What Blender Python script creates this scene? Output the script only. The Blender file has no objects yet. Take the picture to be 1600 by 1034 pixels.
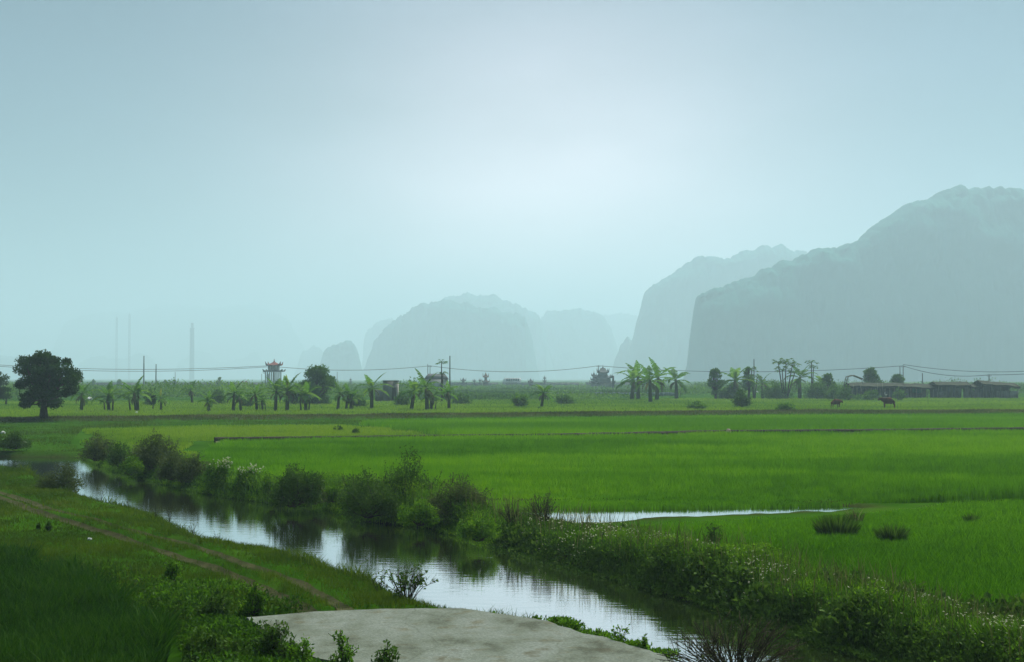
import bpy, bmesh, math, random
import numpy as np
from mathutils import Vector, Matrix, noise

random.seed(11)
RNG = np.random.default_rng(11)
SC = bpy.context.scene
COL = SC.collection

# ------------------------------------------------------------------ camera, sky, sun, exposure
F, CX, CY, HOR, CAMZ = 2222.2, 800.0, 517.0, 590.0, 3.4
PITCH = math.atan((HOR - CY) / F)
cam_data = bpy.data.cameras.new('camera')
cam = bpy.data.objects.new('camera', cam_data)
COL.objects.link(cam)
cam.location = (0, 0, CAMZ)
cam.rotation_euler = (math.pi / 2 + PITCH, 0, 0)
cam_data.sensor_width = 36.0
cam_data.lens = 50.0
cam_data.clip_start = 0.1
cam_data.clip_end = 20000
SC.camera = cam

SUN_EL, SUN_AZ = math.radians(52), math.radians(30)
world = bpy.data.worlds.new('World')
SC.world = world
world.use_nodes = True
wn, wl = world.node_tree.nodes, world.node_tree.links
wn.clear()
w_out = wn.new('ShaderNodeOutputWorld')
w_bg = wn.new('ShaderNodeBackground')
w_bg.inputs['Strength'].default_value = 0.06
w_sky = wn.new('ShaderNodeTexSky')
w_sky.sky_type = 'NISHITA'
w_sky.sun_disc = False
w_sky.sun_elevation = SUN_EL
w_sky.sun_rotation = SUN_AZ
w_sky.air_density = 1.0
w_sky.dust_density = 2.0
w_tint = wn.new('ShaderNodeMix')
w_tint.data_type = 'RGBA'
w_tint.blend_type = 'MULTIPLY'
w_tint.inputs[0].default_value = 1.0
w_tint.inputs[7].default_value = (0.09, 0.15, 0.235, 1)
wl.new(w_sky.outputs[0], w_tint.inputs[6])
# bright veil of thin cloud round the hidden sun
GLOW = (14.6, 11.4, 11.7)
w_geo = wn.new('ShaderNodeTexCoord')
w_dot = wn.new('ShaderNodeVectorMath')
w_dot.operation = 'DOT_PRODUCT'
gel, gaz = math.radians(2.2), math.radians(1.5)
w_dot.inputs[1].default_value = (math.sin(gaz) * math.cos(gel), math.cos(gaz) * math.cos(gel), math.sin(gel))
wl.new(w_geo.outputs['Generated'], w_dot.inputs[0])
w_max = wn.new('ShaderNodeMath'); w_max.operation = 'MAXIMUM'; w_max.inputs[1].default_value = 0.0
w_pow = wn.new('ShaderNodeMath'); w_pow.operation = 'POWER'; w_pow.inputs[1].default_value = 62.0
wl.new(w_dot.outputs['Value'], w_max.inputs[0]); wl.new(w_max.outputs[0], w_pow.inputs[0])
w_gl = wn.new('ShaderNodeVectorMath'); w_gl.operation = 'SCALE'
w_gl.inputs[0].default_value = GLOW
wl.new(w_pow.outputs[0], w_gl.inputs['Scale'])
w_add = wn.new('ShaderNodeVectorMath'); w_add.operation = 'ADD'
wl.new(w_tint.outputs[2], w_add.inputs[0]); wl.new(w_gl.outputs[0], w_add.inputs[1])
# faint unevenness of the cloud veil
w_nz = wn.new('ShaderNodeTexNoise'); w_nz.inputs['Scale'].default_value = 4.0; w_nz.inputs['Detail'].default_value = 5
w_map = wn.new('ShaderNodeMapping'); w_map.inputs['Scale'].default_value = (1, 1, 2.6)
wl.new(w_geo.outputs['Generated'], w_map.inputs[0]); wl.new(w_map.outputs[0], w_nz.inputs['Vector'])
w_mr = wn.new('ShaderNodeMapRange'); w_mr.inputs[1].default_value = 0.3; w_mr.inputs[2].default_value = 0.7; w_mr.inputs[3].default_value = 0.82; w_mr.inputs[4].default_value = 1.18
wl.new(w_nz.outputs['Fac'], w_mr.inputs[0])
w_sc = wn.new('ShaderNodeVectorMath'); w_sc.operation = 'SCALE'
wl.new(w_add.outputs[0], w_sc.inputs[0]); wl.new(w_mr.outputs[0], w_sc.inputs['Scale'])
wl.new(w_sc.outputs[0], w_bg.inputs['Color'])
wl.new(w_bg.outputs[0], w_out.inputs['Surface'])

sun_data = bpy.data.lights.new('sun', 'SUN')
sun_data.energy = 4.6
sun_data.angle = math.radians(36)
sun_data.color = (1.0, 0.98, 0.94)
sun = bpy.data.objects.new('sun', sun_data)
COL.objects.link(sun)
sun.rotation_euler = Vector((-math.sin(SUN_AZ) * math.cos(SUN_EL), -math.cos(SUN_AZ) * math.cos(SUN_EL),
                             -math.sin(SUN_EL))).to_track_quat('-Z', 'Y').to_euler()

SC.view_settings.view_transform = 'Standard'
SC.view_settings.look = 'None'
SC.view_settings.gamma = 1.0
SC.view_settings.exposure = 0.80
SC.render.engine = 'CYCLES'
SC.cycles.volume_bounces = 5
SC.cycles.max_bounces = 8
SC.cycles.transparent_max_bounces = 8

# ------------------------------------------------------------------ pixels of the photograph -> places in the world
def ray(px, py):
    dx, dz = (px - CX) / F, (CY - py) / F
    c, s = math.cos(PITCH), math.sin(PITCH)
    return (dx, c - dz * s, s + dz * c)

def G(px, py, z=0.0):
    r = ray(px, py)
    k = (z - CAMZ) / r[2]
    return (r[0] * k, r[1] * k)

def PD(px, py, Y):
    r = ray(px, py)
    k = Y / r[1]
    return (r[0] * k, Y, CAMZ + r[2] * k)

def GP(pts, z=0.0):
    return np.array([G(x, y, z) for x, y in pts])

# ------------------------------------------------------------------ numeric helpers
def smooth(a, b, x):
    t = np.clip((x - a) / (b - a), 0, 1)
    return t * t * (3 - 2 * t)

def vnoise(x, y, seed=0):
    xi, yi = np.floor(x).astype(np.int64), np.floor(y).astype(np.int64)
    fx, fy = x - xi, y - yi
    fx, fy = fx * fx * (3 - 2 * fx), fy * fy * (3 - 2 * fy)
    def h(a, b):
        n = (a * 374761393 + b * 668265263 + seed * 974711) & 0x7fffffff
        n = ((n ^ (n >> 13)) * 1274126177) & 0x7fffffff
        return ((n ^ (n >> 16)) & 0xffff) / 65535.0
    return ((h(xi, yi) * (1 - fx) + h(xi + 1, yi) * fx) * (1 - fy)
            + (h(xi, yi + 1) * (1 - fx) + h(xi + 1, yi + 1) * fx) * fy)

def fbm(x, y, seed=0, oct=4):
    s, a, t = 0.0, 0.5, 0.0
    for i in range(oct):
        s = s + a * vnoise(x * 2 ** i, y * 2 ** i, seed + i); t += a; a *= 0.5
    return s / t

def poly_dist(poly, x, y):
    """signed distance to a closed polygon, negative inside"""
    n = len(poly)
    d = np.full(x.shape, 1e18)
    ins = np.zeros(x.shape, bool)
    for i in range(n):
        ax, ay = poly[i]; bx, by = poly[(i + 1) % n]
        ex, ey = bx - ax, by - ay
        t = np.clip(((x - ax) * ex + (y - ay) * ey) / (ex * ex + ey * ey + 1e-12), 0, 1)
        d = np.minimum(d, (x - ax - t * ex) ** 2 + (y - ay - t * ey) ** 2)
        c = ((ay <= y) & (by > y)) | ((by <= y) & (ay > y))
        with np.errstate(divide='ignore', invalid='ignore'):
            xi = ax + (y - ay) / (by - ay + 1e-15) * ex
        ins ^= c & (x < xi)
    d = np.sqrt(d)
    return np.where(ins, -d, d)

def line_dist(pts, x, y):
    d = np.full(x.shape, 1e18)
    for (ax, ay), (bx, by) in zip(pts[:-1], pts[1:]):
        ex, ey = bx - ax, by - ay
        t = np.clip(((x - ax) * ex + (y - ay) * ey) / (ex * ex + ey * ey + 1e-12), 0, 1)
        d = np.minimum(d, (x - ax - t * ex) ** 2 + (y - ay - t * ey) ** 2)
    return np.sqrt(d)

# ------------------------------------------------------------------ object helpers
def tag(o, label=None, cat=None, group=None, kind=None):
    if label: o['label'] = label
    if cat: o['category'] = cat
    if group: o['group'] = group
    if kind: o['kind'] = kind
    return o

def link(name, me, mat=None, parent=None):
    o = bpy.data.objects.new(name, me)
    COL.objects.link(o)
    if mat is not None:
        me.materials.append(mat)
    if parent is not None:
        o.parent = parent
    return o

def empty(name, loc, rz=0.0):
    o = bpy.data.objects.new(name, None)
    COL.objects.link(o)
    o.location = loc
    o.rotation_euler = (0, 0, rz)
    o.empty_display_size = 0.2
    return o

def np_mesh(name, V, T, tone=None, smooth_shade=False, uv=None):
    """triangle mesh from arrays; tone = one number per vertex"""
    V = np.asarray(V, np.float32).reshape(-1, 3); T = np.asarray(T, np.int32).reshape(-1, 3)
    me = bpy.data.meshes.new(name)
    me.vertices.add(len(V)); me.vertices.foreach_set('co', V.ravel())
    me.loops.add(T.size); me.loops.foreach_set('vertex_index', T.ravel())
    me.polygons.add(len(T))
    me.polygons.foreach_set('loop_start', np.arange(0, T.size, 3, dtype=np.int32))
    me.polygons.foreach_set('loop_total', np.full(len(T), 3, np.int32))
    if smooth_shade:
        me.polygons.foreach_set('use_smooth', np.ones(len(T), bool))
    if tone is not None:
        at = me.attributes.new('tone', 'FLOAT', 'POINT')
        at.data.foreach_set('value', np.asarray(tone, np.float32).ravel())
    me.update(calc_edges=True)
    return me

def grid_tris(nr, nc):
    i = np.arange((nr - 1) * (nc - 1)); r, c = i // (nc - 1), i % (nc - 1)
    a = r * nc + c; b = a + 1; d = a + nc; e = d + 1
    return np.stack([np.stack([a, b, e], 1), np.stack([a, e, d], 1)], 1).reshape(-1, 3)

# ------------------------------------------------------------------ materials
def new_mat(name):
    m = bpy.data.materials.new(name); m.use_nodes = True
    n, l = m.node_tree.nodes, m.node_tree.links
    n.clear()
    out = n.new('ShaderNodeOutputMaterial')
    return m, n, l, out

def ramp(n, stops):
    r = n.new('ShaderNodeValToRGB')
    el = r.color_ramp.elements
    while len(el) < len(stops): el.new(0.5)
    for e, (p, c) in zip(el, stops):
        e.position = p; e.color = (*c, 1)
    return r

def mat_leaf(name, stops, trans=0.35, gloss=0.01, rough=0.5):
    m, n, l, out = new_mat(name)
    at = n.new('ShaderNodeAttribute'); at.attribute_name = 'tone'
    r = ramp(n, stops); l.new(at.outputs['Fac'], r.inputs[0])
    df = n.new('ShaderNodeBsdfDiffuse'); tr = n.new('ShaderNodeBsdfTranslucent')
    l.new(r.outputs[0], df.inputs[0]); l.new(r.outputs[0], tr.inputs[0])
    mx = n.new('ShaderNodeMixShader'); mx.inputs[0].default_value = trans
    l.new(df.outputs[0], mx.inputs[1]); l.new(tr.outputs[0], mx.inputs[2])
    gl = n.new('ShaderNodeBsdfGlossy'); gl.inputs['Roughness'].default_value = rough
    gl.inputs[0].default_value = (0.8, 0.9, 0.8, 1)
    m2 = n.new('ShaderNodeMixShader'); m2.inputs[0].default_value = gloss
    l.new(mx.outputs[0], m2.inputs[1]); l.new(gl.outputs[0], m2.inputs[2])
    l.new(m2.outputs[0], out.inputs[0])
    return m

def mat_plain(name, c1, c2=None, scale=3.0, rough=0.85, spec=0.04, bump=0.0, bscale=None, coord='Object', detail=5):
    m, n, l, out = new_mat(name)
    b = n.new('ShaderNodeBsdfPrincipled'); b.inputs['Roughness'].default_value = rough
    b.inputs['Specular IOR Level'].default_value = spec
    tc = n.new('ShaderNodeTexCoord')
    if c2 is None:
        c2 = tuple(v * 0.7 for v in c1)
    nz = n.new('ShaderNodeTexNoise'); nz.inputs['Scale'].default_value = scale; nz.inputs['Detail'].default_value = detail
    l.new(tc.outputs[coord], nz.inputs['Vector'])
    r = ramp(n, [(0.35, c1), (0.68, c2)])
    l.new(nz.outputs['Fac'], r.inputs[0]); l.new(r.outputs[0], b.inputs['Base Color'])
    if bump:
        n2 = n.new('ShaderNodeTexNoise'); n2.inputs['Scale'].default_value = bscale or scale * 4; n2.inputs['Detail'].default_value = 6
        l.new(tc.outputs[coord], n2.inputs['Vector'])
        bp = n.new('ShaderNodeBump'); bp.inputs['Strength'].default_value = bump; bp.inputs['Distance'].default_value = 0.05
        l.new(n2.outputs['Fac'], bp.inputs['Height']); l.new(bp.outputs[0], b.inputs['Normal'])
    l.new(b.outputs[0], out.inputs[0])
    return m

# ------------------------------------------------------------------ plan of the land (outlines read off the photograph, laid on the ground)
ZW = -0.35                                    # canal water level
ZL = -0.17                                    # crest of the left bank
ZP = -0.10                                    # flooded paddy level
L_EDGE = [(-260, 724), (20, 732), (60, 738), (100, 762), (130, 773), (170, 786), (230, 800), (262, 808), (278, 822), (310, 835), (340, 850),
          (400, 857), (440, 861), (480, 869), (505, 882), (540, 895), (580, 905), (620, 920), (660, 940), (712, 956),
          (790, 968), (860, 980), (905, 994), (950, 1007), (1000, 1024), (1045, 1040), (1110, 1075), (1180, 1130), (1260, 1220)]
R_EDGE = [(-260, 712), (0, 713), (128, 714), (150, 722), (180, 735), (230, 749), (300, 766), (370, 779), (430, 786), (500, 791), (530, 801),
          (560, 813), (620, 819), (680, 826), (740, 841), (800, 861), (870, 881), (950, 901), (1020, 921), (1080, 936),
          (1140, 956), (1220, 986), (1300, 1011), (1400, 1038), (1520, 1085), (1700, 1170), (1900, 1260)]
CANAL = np.concatenate([GP(L_EDGE, ZL), GP(R_EDGE[::-1], ZW)])
POOL = GP([(700, 788), (800, 785), (1000, 787), (1150, 788), (1300, 789), (1340, 793), (1290, 799), (1150, 803), (1000, 808), (890, 815), (800, 815), (720, 800)], ZP)
RUT_A = GP([(-260, 700), (-120, 735), (0, 768), (71, 794), (156, 814), (213, 831), (270, 845), (321, 857), (398, 888), (450, 900), (492, 922), (543, 953), (560, 966)])
RUT_B = GP([(-260, 706), (-120, 742), (0, 777), (57, 800), (114, 817), (170, 834), (242, 856), (298, 876), (367, 898), (421, 922), (464, 945), (486, 957), (500, 968)])
DIKE_FAR = GP([(-300, 661), (40, 656), (300, 654), (600, 651), (860, 648), (1070, 646), (1300, 644), (1450, 644), (1900, 643)])
DIKE_MID = GP([(335, 690), (500, 688), (720, 685), (900, 683), (1130, 677.5), (1350, 676), (1600, 673), (1900, 671)])
SLAB = np.array([G(384, 970), G(492, 960.5), G(606, 955.5), G(720, 955.5), G(785, 964.5), G(851, 975), G(899, 990), G(942, 1001), G(984, 1014),
                 G(1035, 1028), G(1075, 1052), G(900, 1066), G(760, 1062), G(600, 1050), G(490, 1034), G(425, 1000)])
DARKF = GP([(-260, 842), (-80, 850), (60, 868), (150, 896), (230, 932), (290, 975), (320, 1034), (340, 1200), (-400, 1200)])

def height(x, y):
    z = (fbm(x * 0.35, y * 0.35, 3) - 0.5) * 0.10 * smooth(220, 60, y)
    dr = y * 0
    dc = poly_dist(CANAL, x, y)
    left = line_dist(GP(L_EDGE, ZL), x, y) < line_dist(GP(R_EDGE, ZW), x, y)
    edge = fbm(x * 1.3, y * 1.3, 9) - 0.5
    dcn = dc + edge * 0.35 * smooth(70, 20, y)
    # left bank gentle, right bank steep with a low berm
    zl = z + 0.02
    zr = z + 0.12 * np.exp(-((dc - 0.8) / 0.8) ** 2) - 0.05
    zr = zr - 0.20 * smooth(54, 64, y) * smooth(7, 4, dc)
    zz = np.where(left, zl, zr)
    bank = np.where(left, smooth(-0.15, 0.75, dcn), smooth(-0.1, 0.45, dcn))
    zz = zz * bank + (ZW - 0.10) * (1 - bank)
    zz = np.where(dcn < 0, ZW - 0.06 - 0.9 * smooth(0, 1.5, -dcn), zz)
    dp = poly_dist(POOL, x, y) + (fbm(x * 0.8, y * 0.8, 5) - 0.5) * 1.2
    pool = smooth(0.6, -0.4, dp)
    zz = np.where((dc > 0.9) & (~left), zz * (1 - pool) + (ZP - 0.12) * pool, zz)
    for R in (RUT_A, RUT_B):
        d = line_dist(R, x, y)
        zz = zz - 0.07 * np.exp(-(d / 0.16) ** 2) + 0.03 * np.exp(-((d - 0.38) / 0.15) ** 2)
    d = line_dist(DIKE_FAR, x, y)
    zz = zz + 0.30 * smooth(2.4, 0.5, d + (fbm(x * 0.5, y * 0.2, 21) - 0.5) * 1.6)
    dd = poly_dist(DARKF, x, y)
    zz = zz - 0.25 * smooth(0.3, -0.8, dd)
    ds = poly_dist(SLAB, x, y)
    zz = np.where(ds < 0.35, np.minimum(zz, zz * 0 - 0.03), zz)
    return zz

def hz(x, y):
    return float(height(np.array([float(x)]), np.array([float(y)]))[0])

# ------------------------------------------------------------------ ground
Ys = [7.0]
while Ys[-1] < 9000:
    y = Ys[-1]
    Ys.append(y + (0.5 if y < 15 else 0.09 if y < 46 else 0.3 if y < 100 else y * 0.007 if y < 180 else y * 0.04))
Ys = np.array(Ys)
As = np.concatenate([np.linspace(-0.8, -0.4, 30)[:-1], np.linspace(-0.4, 0.4, 360), np.linspace(0.4, 0.8, 30)[1:]])
GX = (As[None, :] * Ys[:, None]); GY = np.repeat(Ys[:, None], len(As), 1)
GZ = height(GX, GY)
dA, dB = line_dist(RUT_A, GX, GY), line_dist(RUT_B, GX, GY)
dcg = poly_dist(CANAL, GX, GY)
soil = (0.25 * smooth(0.55, 0.75, fbm(GX * 0.5, GY * 0.5, 31)) * smooth(150, 60, GY)
        + smooth(0.25, 0.0, dcg) + 0.8 * smooth(1.2, 0, poly_dist(POOL, GX, GY))
        + 0.75 * smooth(2.2, 0.8, line_dist(DIKE_FAR, GX, GY)))
me = np_mesh('ground', np.stack([GX, GY, GZ], -1), grid_tris(len(Ys), len(As)), tone=np.clip(soil, 0, 1), smooth_shade=True)

m_ground, n, l, out = new_mat('ground_soil_and_turf')
b = n.new('ShaderNodeBsdfPrincipled'); b.inputs['Roughness'].default_value = 0.95; b.inputs['Specular IOR Level'].default_value = 0.0
tc = n.new('ShaderNodeTexCoord')
at = n.new('ShaderNodeAttribute'); at.attribute_name = 'tone'
n1 = n.new('ShaderNodeTexNoise'); n1.inputs['Scale'].default_value = 0.35; n1.inputs['Detail'].default_value = 8
n2 = n.new('ShaderNodeTexNoise'); n2.inputs['Scale'].default_value = 6.0; n2.inputs['Detail'].default_value = 8
l.new(tc.outputs['Object'], n1.inputs['Vector']); l.new(tc.outputs['Object'], n2.inputs['Vector'])
g1 = ramp(n, [(0.3, (0.016, 0.055, 0.003)), (0.5, (0.026, 0.080, 0.004)), (0.7, (0.040, 0.10, 0.006))]); l.new(n1.outputs['Fac'], g1.inputs[0])
g2 = ramp(n, [(0.3, (0.022, 0.022, 0.008)), (0.7, (0.055, 0.052, 0.020))]); l.new(n2.outputs['Fac'], g2.inputs[0])
mx = n.new('ShaderNodeMix'); mx.data_type = 'RGBA'
l.new(at.outputs['Fac'], mx.inputs[0]); l.new(g1.outputs[0], mx.inputs[6]); l.new(g2.outputs[0], mx.inputs[7])
l.new(mx.outputs[2], b.inputs['Base Color'])
bp = n.new('ShaderNodeBump'); bp.inputs['Strength'].default_value = 0.6; bp.inputs['Distance'].default_value = 0.05
l.new(n2.outputs['Fac'], bp.inputs['Height']); l.new(bp.outputs[0], b.inputs['Normal'])
l.new(b.outputs[0], out.inputs[0])
tag(link('ground', me, m_ground), kind='structure')

# ------------------------------------------------------------------ water
m_water, n, l, out = new_mat('calm_water')
df = n.new('ShaderNodeBsdfDiffuse'); df.inputs[0].default_value = (0.016, 0.020, 0.007, 1)
gs = n.new('ShaderNodeBsdfGlossy'); gs.inputs[0].default_value = (0.93, 0.95, 0.95, 1); gs.inputs['Roughness'].default_value = 0.02
lw = n.new('ShaderNodeFresnel'); lw.inputs['IOR'].default_value = 1.33
mr = n.new('ShaderNodeMapRange'); mr.inputs[1].default_value = 0.02; mr.inputs[2].default_value = 0.35; mr.inputs[3].default_value = 0.12; mr.inputs[4].default_value = 0.86
l.new(lw.outputs[0], mr.inputs[0])
mxw = n.new('ShaderNodeMixShader'); l.new(mr.outputs[0], mxw.inputs[0]); l.new(df.outputs[0], mxw.inputs[1]); l.new(gs.outputs[0], mxw.inputs[2])
tc = n.new('ShaderNodeTexCoord'); mp = n.new('ShaderNodeMapping'); mp.inputs['Scale'].default_value = (0.9, 3.0, 1)
nz = n.new('ShaderNodeTexNoise'); nz.inputs['Scale'].default_value = 2.2; nz.inputs['Detail'].default_value = 3
l.new(tc.outputs['Object'], mp.inputs[0]); l.new(mp.outputs[0], nz.inputs['Vector'])
bp = n.new('ShaderNodeBump'); bp.inputs['Strength'].default_value = 0.10; bp.inputs['Distance'].default_value = 0.03
l.new(nz.outputs['Fac'], bp.inputs['Height']); l.new(bp.outputs[0], gs.inputs['Normal'])
l.new(mxw.outputs[0], out.inputs[0])

def water(name, poly, z, grow):
    c = []
    n_ = len(poly)
    for i in range(n_):
        p, q, r = Vector(poly[i - 1]), Vector(poly[i]), Vector(poly[(i + 1) % n_])
        t = ((q - p).normalized() + (r - q).normalized()).normalized()
        c.append(q + Vector((t.y, -t.x)) * grow)
    bm = bmesh.new()
    f = bm.faces.new([bm.verts.new((p.x, p.y, z)) for p in c])
    bmesh.ops.triangulate(bm, faces=[f])
    for f in bm.faces:
        if f.normal.z < 0: f.normal_flip()
    me = bpy.data.meshes.new(name); bm.to_mesh(me); bm.free()
    return tag(link(name, me, m_water), kind='structure')

def area2(p):
    return sum(p[i - 1][0] * p[i][1] - p[i][0] * p[i - 1][1] for i in range(len(p)))
water('canal_water', CANAL if area2(CANAL) > 0 else CANAL[::-1], ZW, 0.45)
water('paddy_water', POOL if area2(POOL) > 0 else POOL[::-1], ZP, 0.5)

# ------------------------------------------------------------------ karst mountains
m_hill, n, l, out = new_mat('forested_limestone')
b = n.new('ShaderNodeBsdfPrincipled'); b.inputs['Roughness'].default_value = 0.95; b.inputs['Specular IOR Level'].default_value = 0.05
tc = n.new('ShaderNodeTexCoord'); nz = n.new('ShaderNodeTexNoise'); nz.inputs['Scale'].default_value = 0.02; nz.inputs['Detail'].default_value = 9
l.new(tc.outputs['Object'], nz.inputs['Vector'])
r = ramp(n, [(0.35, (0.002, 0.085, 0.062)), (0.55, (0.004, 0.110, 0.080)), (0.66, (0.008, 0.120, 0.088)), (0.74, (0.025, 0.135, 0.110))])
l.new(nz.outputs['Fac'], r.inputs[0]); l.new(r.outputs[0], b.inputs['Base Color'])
l.new(b.outputs[0], out.inputs[0])

def mountain(name, D, sil, nu=300, nv=70, rough=1.15, thick=0.55):
    D *= 1.62
    sil = sorted(sil)
    px = np.array([p[0] for p in sil], float); py = np.array([p[1] for p in sil], float)
    xs = (px - CX) / F * D; hs = (HOR - py) / F * D + CAMZ
    x = np.linspace(xs[0], xs[-1], nu); h = np.interp(x, xs, hs)
    hm = h.max(); unit = D / F
    h = np.maximum(h + rough * unit * ((fbm(x / (unit * 14), x * 0 + 3.1, 5, 4) - 0.5) * 9 + (vnoise(x / (unit * 2.6), x * 0 + 7.7, 8) - 0.5) * 3.2), 0.0)
    v = np.linspace(-1, 1, nv)
    prof = (1 - np.abs(v) ** 2.4) ** 0.75
    # ridge bevel: ends close over
    w = hm * thick * np.clip(h / hm, 0.02, 1) ** 0.6
    X = np.repeat(x[:, None], nv, 1); Yv = D + v[None, :] * w[:, None]
    Z = h[:, None] * prof[None, :] - 2.0
    nx = fbm(X / (hm * 0.22), Z / (hm * 0.22) + Yv / (hm * 0.3), 13, 5) - 0.5
    nf = fbm(X / (unit * 6), (Z + Yv) / (unit * 6), 17, 3) - 0.5
    Yv = Yv + nx * hm * 0.28 * np.sign(v)[None, :] * np.minimum(1, np.abs(v) * 3)[None, :]
    Z = Z + (nx * hm * 0.06 + nf * unit * 5) * np.minimum(1, np.abs(v) * 3)[None, :]
    return tag(link(name, np_mesh(name, np.stack([X, Yv, Z], -1), grid_tris(nu, nv)[:, ::-1], smooth_shade=True), m_hill), kind='structure')

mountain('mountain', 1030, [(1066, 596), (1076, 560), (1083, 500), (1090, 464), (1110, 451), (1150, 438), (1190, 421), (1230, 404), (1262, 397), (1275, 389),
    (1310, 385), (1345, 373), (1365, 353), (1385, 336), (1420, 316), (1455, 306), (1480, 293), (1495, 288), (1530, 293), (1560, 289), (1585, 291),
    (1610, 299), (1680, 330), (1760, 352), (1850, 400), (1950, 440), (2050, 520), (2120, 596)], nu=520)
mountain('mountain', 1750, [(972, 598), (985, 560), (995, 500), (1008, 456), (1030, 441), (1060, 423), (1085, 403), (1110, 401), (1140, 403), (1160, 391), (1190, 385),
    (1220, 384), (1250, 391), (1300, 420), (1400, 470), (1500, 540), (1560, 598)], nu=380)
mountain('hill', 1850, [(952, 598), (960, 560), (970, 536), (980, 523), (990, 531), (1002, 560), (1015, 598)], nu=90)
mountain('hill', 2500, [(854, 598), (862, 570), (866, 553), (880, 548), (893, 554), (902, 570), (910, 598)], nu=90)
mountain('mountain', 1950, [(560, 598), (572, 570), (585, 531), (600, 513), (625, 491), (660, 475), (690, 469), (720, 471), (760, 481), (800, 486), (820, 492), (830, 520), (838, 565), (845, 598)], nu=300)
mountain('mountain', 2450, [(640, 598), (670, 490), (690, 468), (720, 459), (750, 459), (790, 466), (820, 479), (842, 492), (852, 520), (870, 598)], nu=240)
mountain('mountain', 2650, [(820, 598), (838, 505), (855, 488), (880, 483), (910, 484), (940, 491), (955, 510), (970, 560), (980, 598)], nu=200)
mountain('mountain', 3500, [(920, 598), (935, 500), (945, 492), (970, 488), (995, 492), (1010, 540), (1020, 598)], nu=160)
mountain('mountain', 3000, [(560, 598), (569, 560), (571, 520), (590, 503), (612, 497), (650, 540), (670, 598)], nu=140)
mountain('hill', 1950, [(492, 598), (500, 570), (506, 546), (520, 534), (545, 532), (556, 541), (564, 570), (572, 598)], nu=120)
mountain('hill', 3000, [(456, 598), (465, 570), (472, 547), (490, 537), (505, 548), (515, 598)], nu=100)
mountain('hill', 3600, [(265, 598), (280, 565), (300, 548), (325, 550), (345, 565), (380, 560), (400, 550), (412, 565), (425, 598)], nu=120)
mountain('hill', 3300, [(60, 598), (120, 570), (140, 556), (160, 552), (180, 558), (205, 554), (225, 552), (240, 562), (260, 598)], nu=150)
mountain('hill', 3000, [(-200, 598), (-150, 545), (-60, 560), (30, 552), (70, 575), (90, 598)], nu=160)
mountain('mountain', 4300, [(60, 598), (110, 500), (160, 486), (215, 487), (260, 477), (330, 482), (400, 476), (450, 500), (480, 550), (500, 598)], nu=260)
# ------------------------------------------------------------------ grasses, rice and weeds (nobody could count the blades)
def sample(poly, n, pw=2.0, rng=RNG):
    """points inside a polygon on the ground; density falls off with distance as 1/Y^pw"""
    poly = np.asarray(poly)
    a = poly[:, 0] / poly[:, 1]
    w = lambda y: np.log(y) if pw == 2.0 else y ** (2.0 - pw)
    iw = lambda v: np.exp(v) if pw == 2.0 else v ** (1.0 / (2.0 - pw))
    # the polygon in (X/Y, Y) needs its true bounds: sample edges finely
    e = np.concatenate([np.linspace(poly[i - 1], poly[i], 20) for i in range(len(poly))])
    a = e[:, 0] / e[:, 1]
    u = rng.uniform(a.min(), a.max(), n); v = rng.uniform(w(e[:, 1].min()), w(e[:, 1].max()), n)
    y = iw(v); x = u * y
    k = poly_dist_in(poly, x, y)
    return x[k], y[k]

def poly_dist_in(poly, x, y):
    ins = np.zeros(x.shape, bool)
    for i in range(len(poly)):
        ax, ay = poly[i - 1]; bx, by = poly[i]
        c = ((ay <= y) & (by > y)) | ((by <= y) & (ay > y))
        ins ^= c & (x < ax + (y - ay) / (by - ay + 1e-15) * (bx - ax))
    return ins

def blades(name, x, y, z, h, w, lean=0.35, tone=None, segs=2, mat=None, rng=RNG):
    n = len(x)
    az = rng.uniform(0, 2 * np.pi, n)
    face = rng.uniform(0, 2 * np.pi, n)
    ln = h * lean * rng.uniform(0.2, 1.4, n)
    dx, dy = np.cos(az) * ln, np.sin(az) * ln
    wx, wy = np.cos(face) * w * 0.5, np.sin(face) * w * 0.5
    if segs == 1:
        V = np.stack([np.stack([x - wx, y - wy, z], 1), np.stack([x + wx, y + wy, z], 1), np.stack([x + dx, y + dy, z + h], 1)], 1)
        T = np.arange(n * 3).reshape(n, 3); k = 3
    else:
        mx, my, mz = x + dx * 0.30, y + dy * 0.30, z + h * 0.62
        V = np.stack([np.stack([x - wx * .6, y - wy * .6, z], 1), np.stack([x + wx * .6, y + wy * .6, z], 1),
                      np.stack([mx - wx, my - wy, mz], 1), np.stack([mx + wx, my + wy, mz], 1),
                      np.stack([x + dx, y + dy, z + h], 1)], 1)
        b = np.arange(n)[:, None] * 5
        T = np.stack([b + np.array([0, 1, 3]), b + np.array([0, 3, 2]), b + np.array([2, 3, 4])], 1).reshape(-1, 3); k = 5
    if tone is None: tone = rng.uniform(0, 1, n)
    me = np_mesh(name, V.reshape(-1, 3), T, tone=np.repeat(tone, k))
    return tag(link(name, me, mat), kind='stuff')

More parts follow.
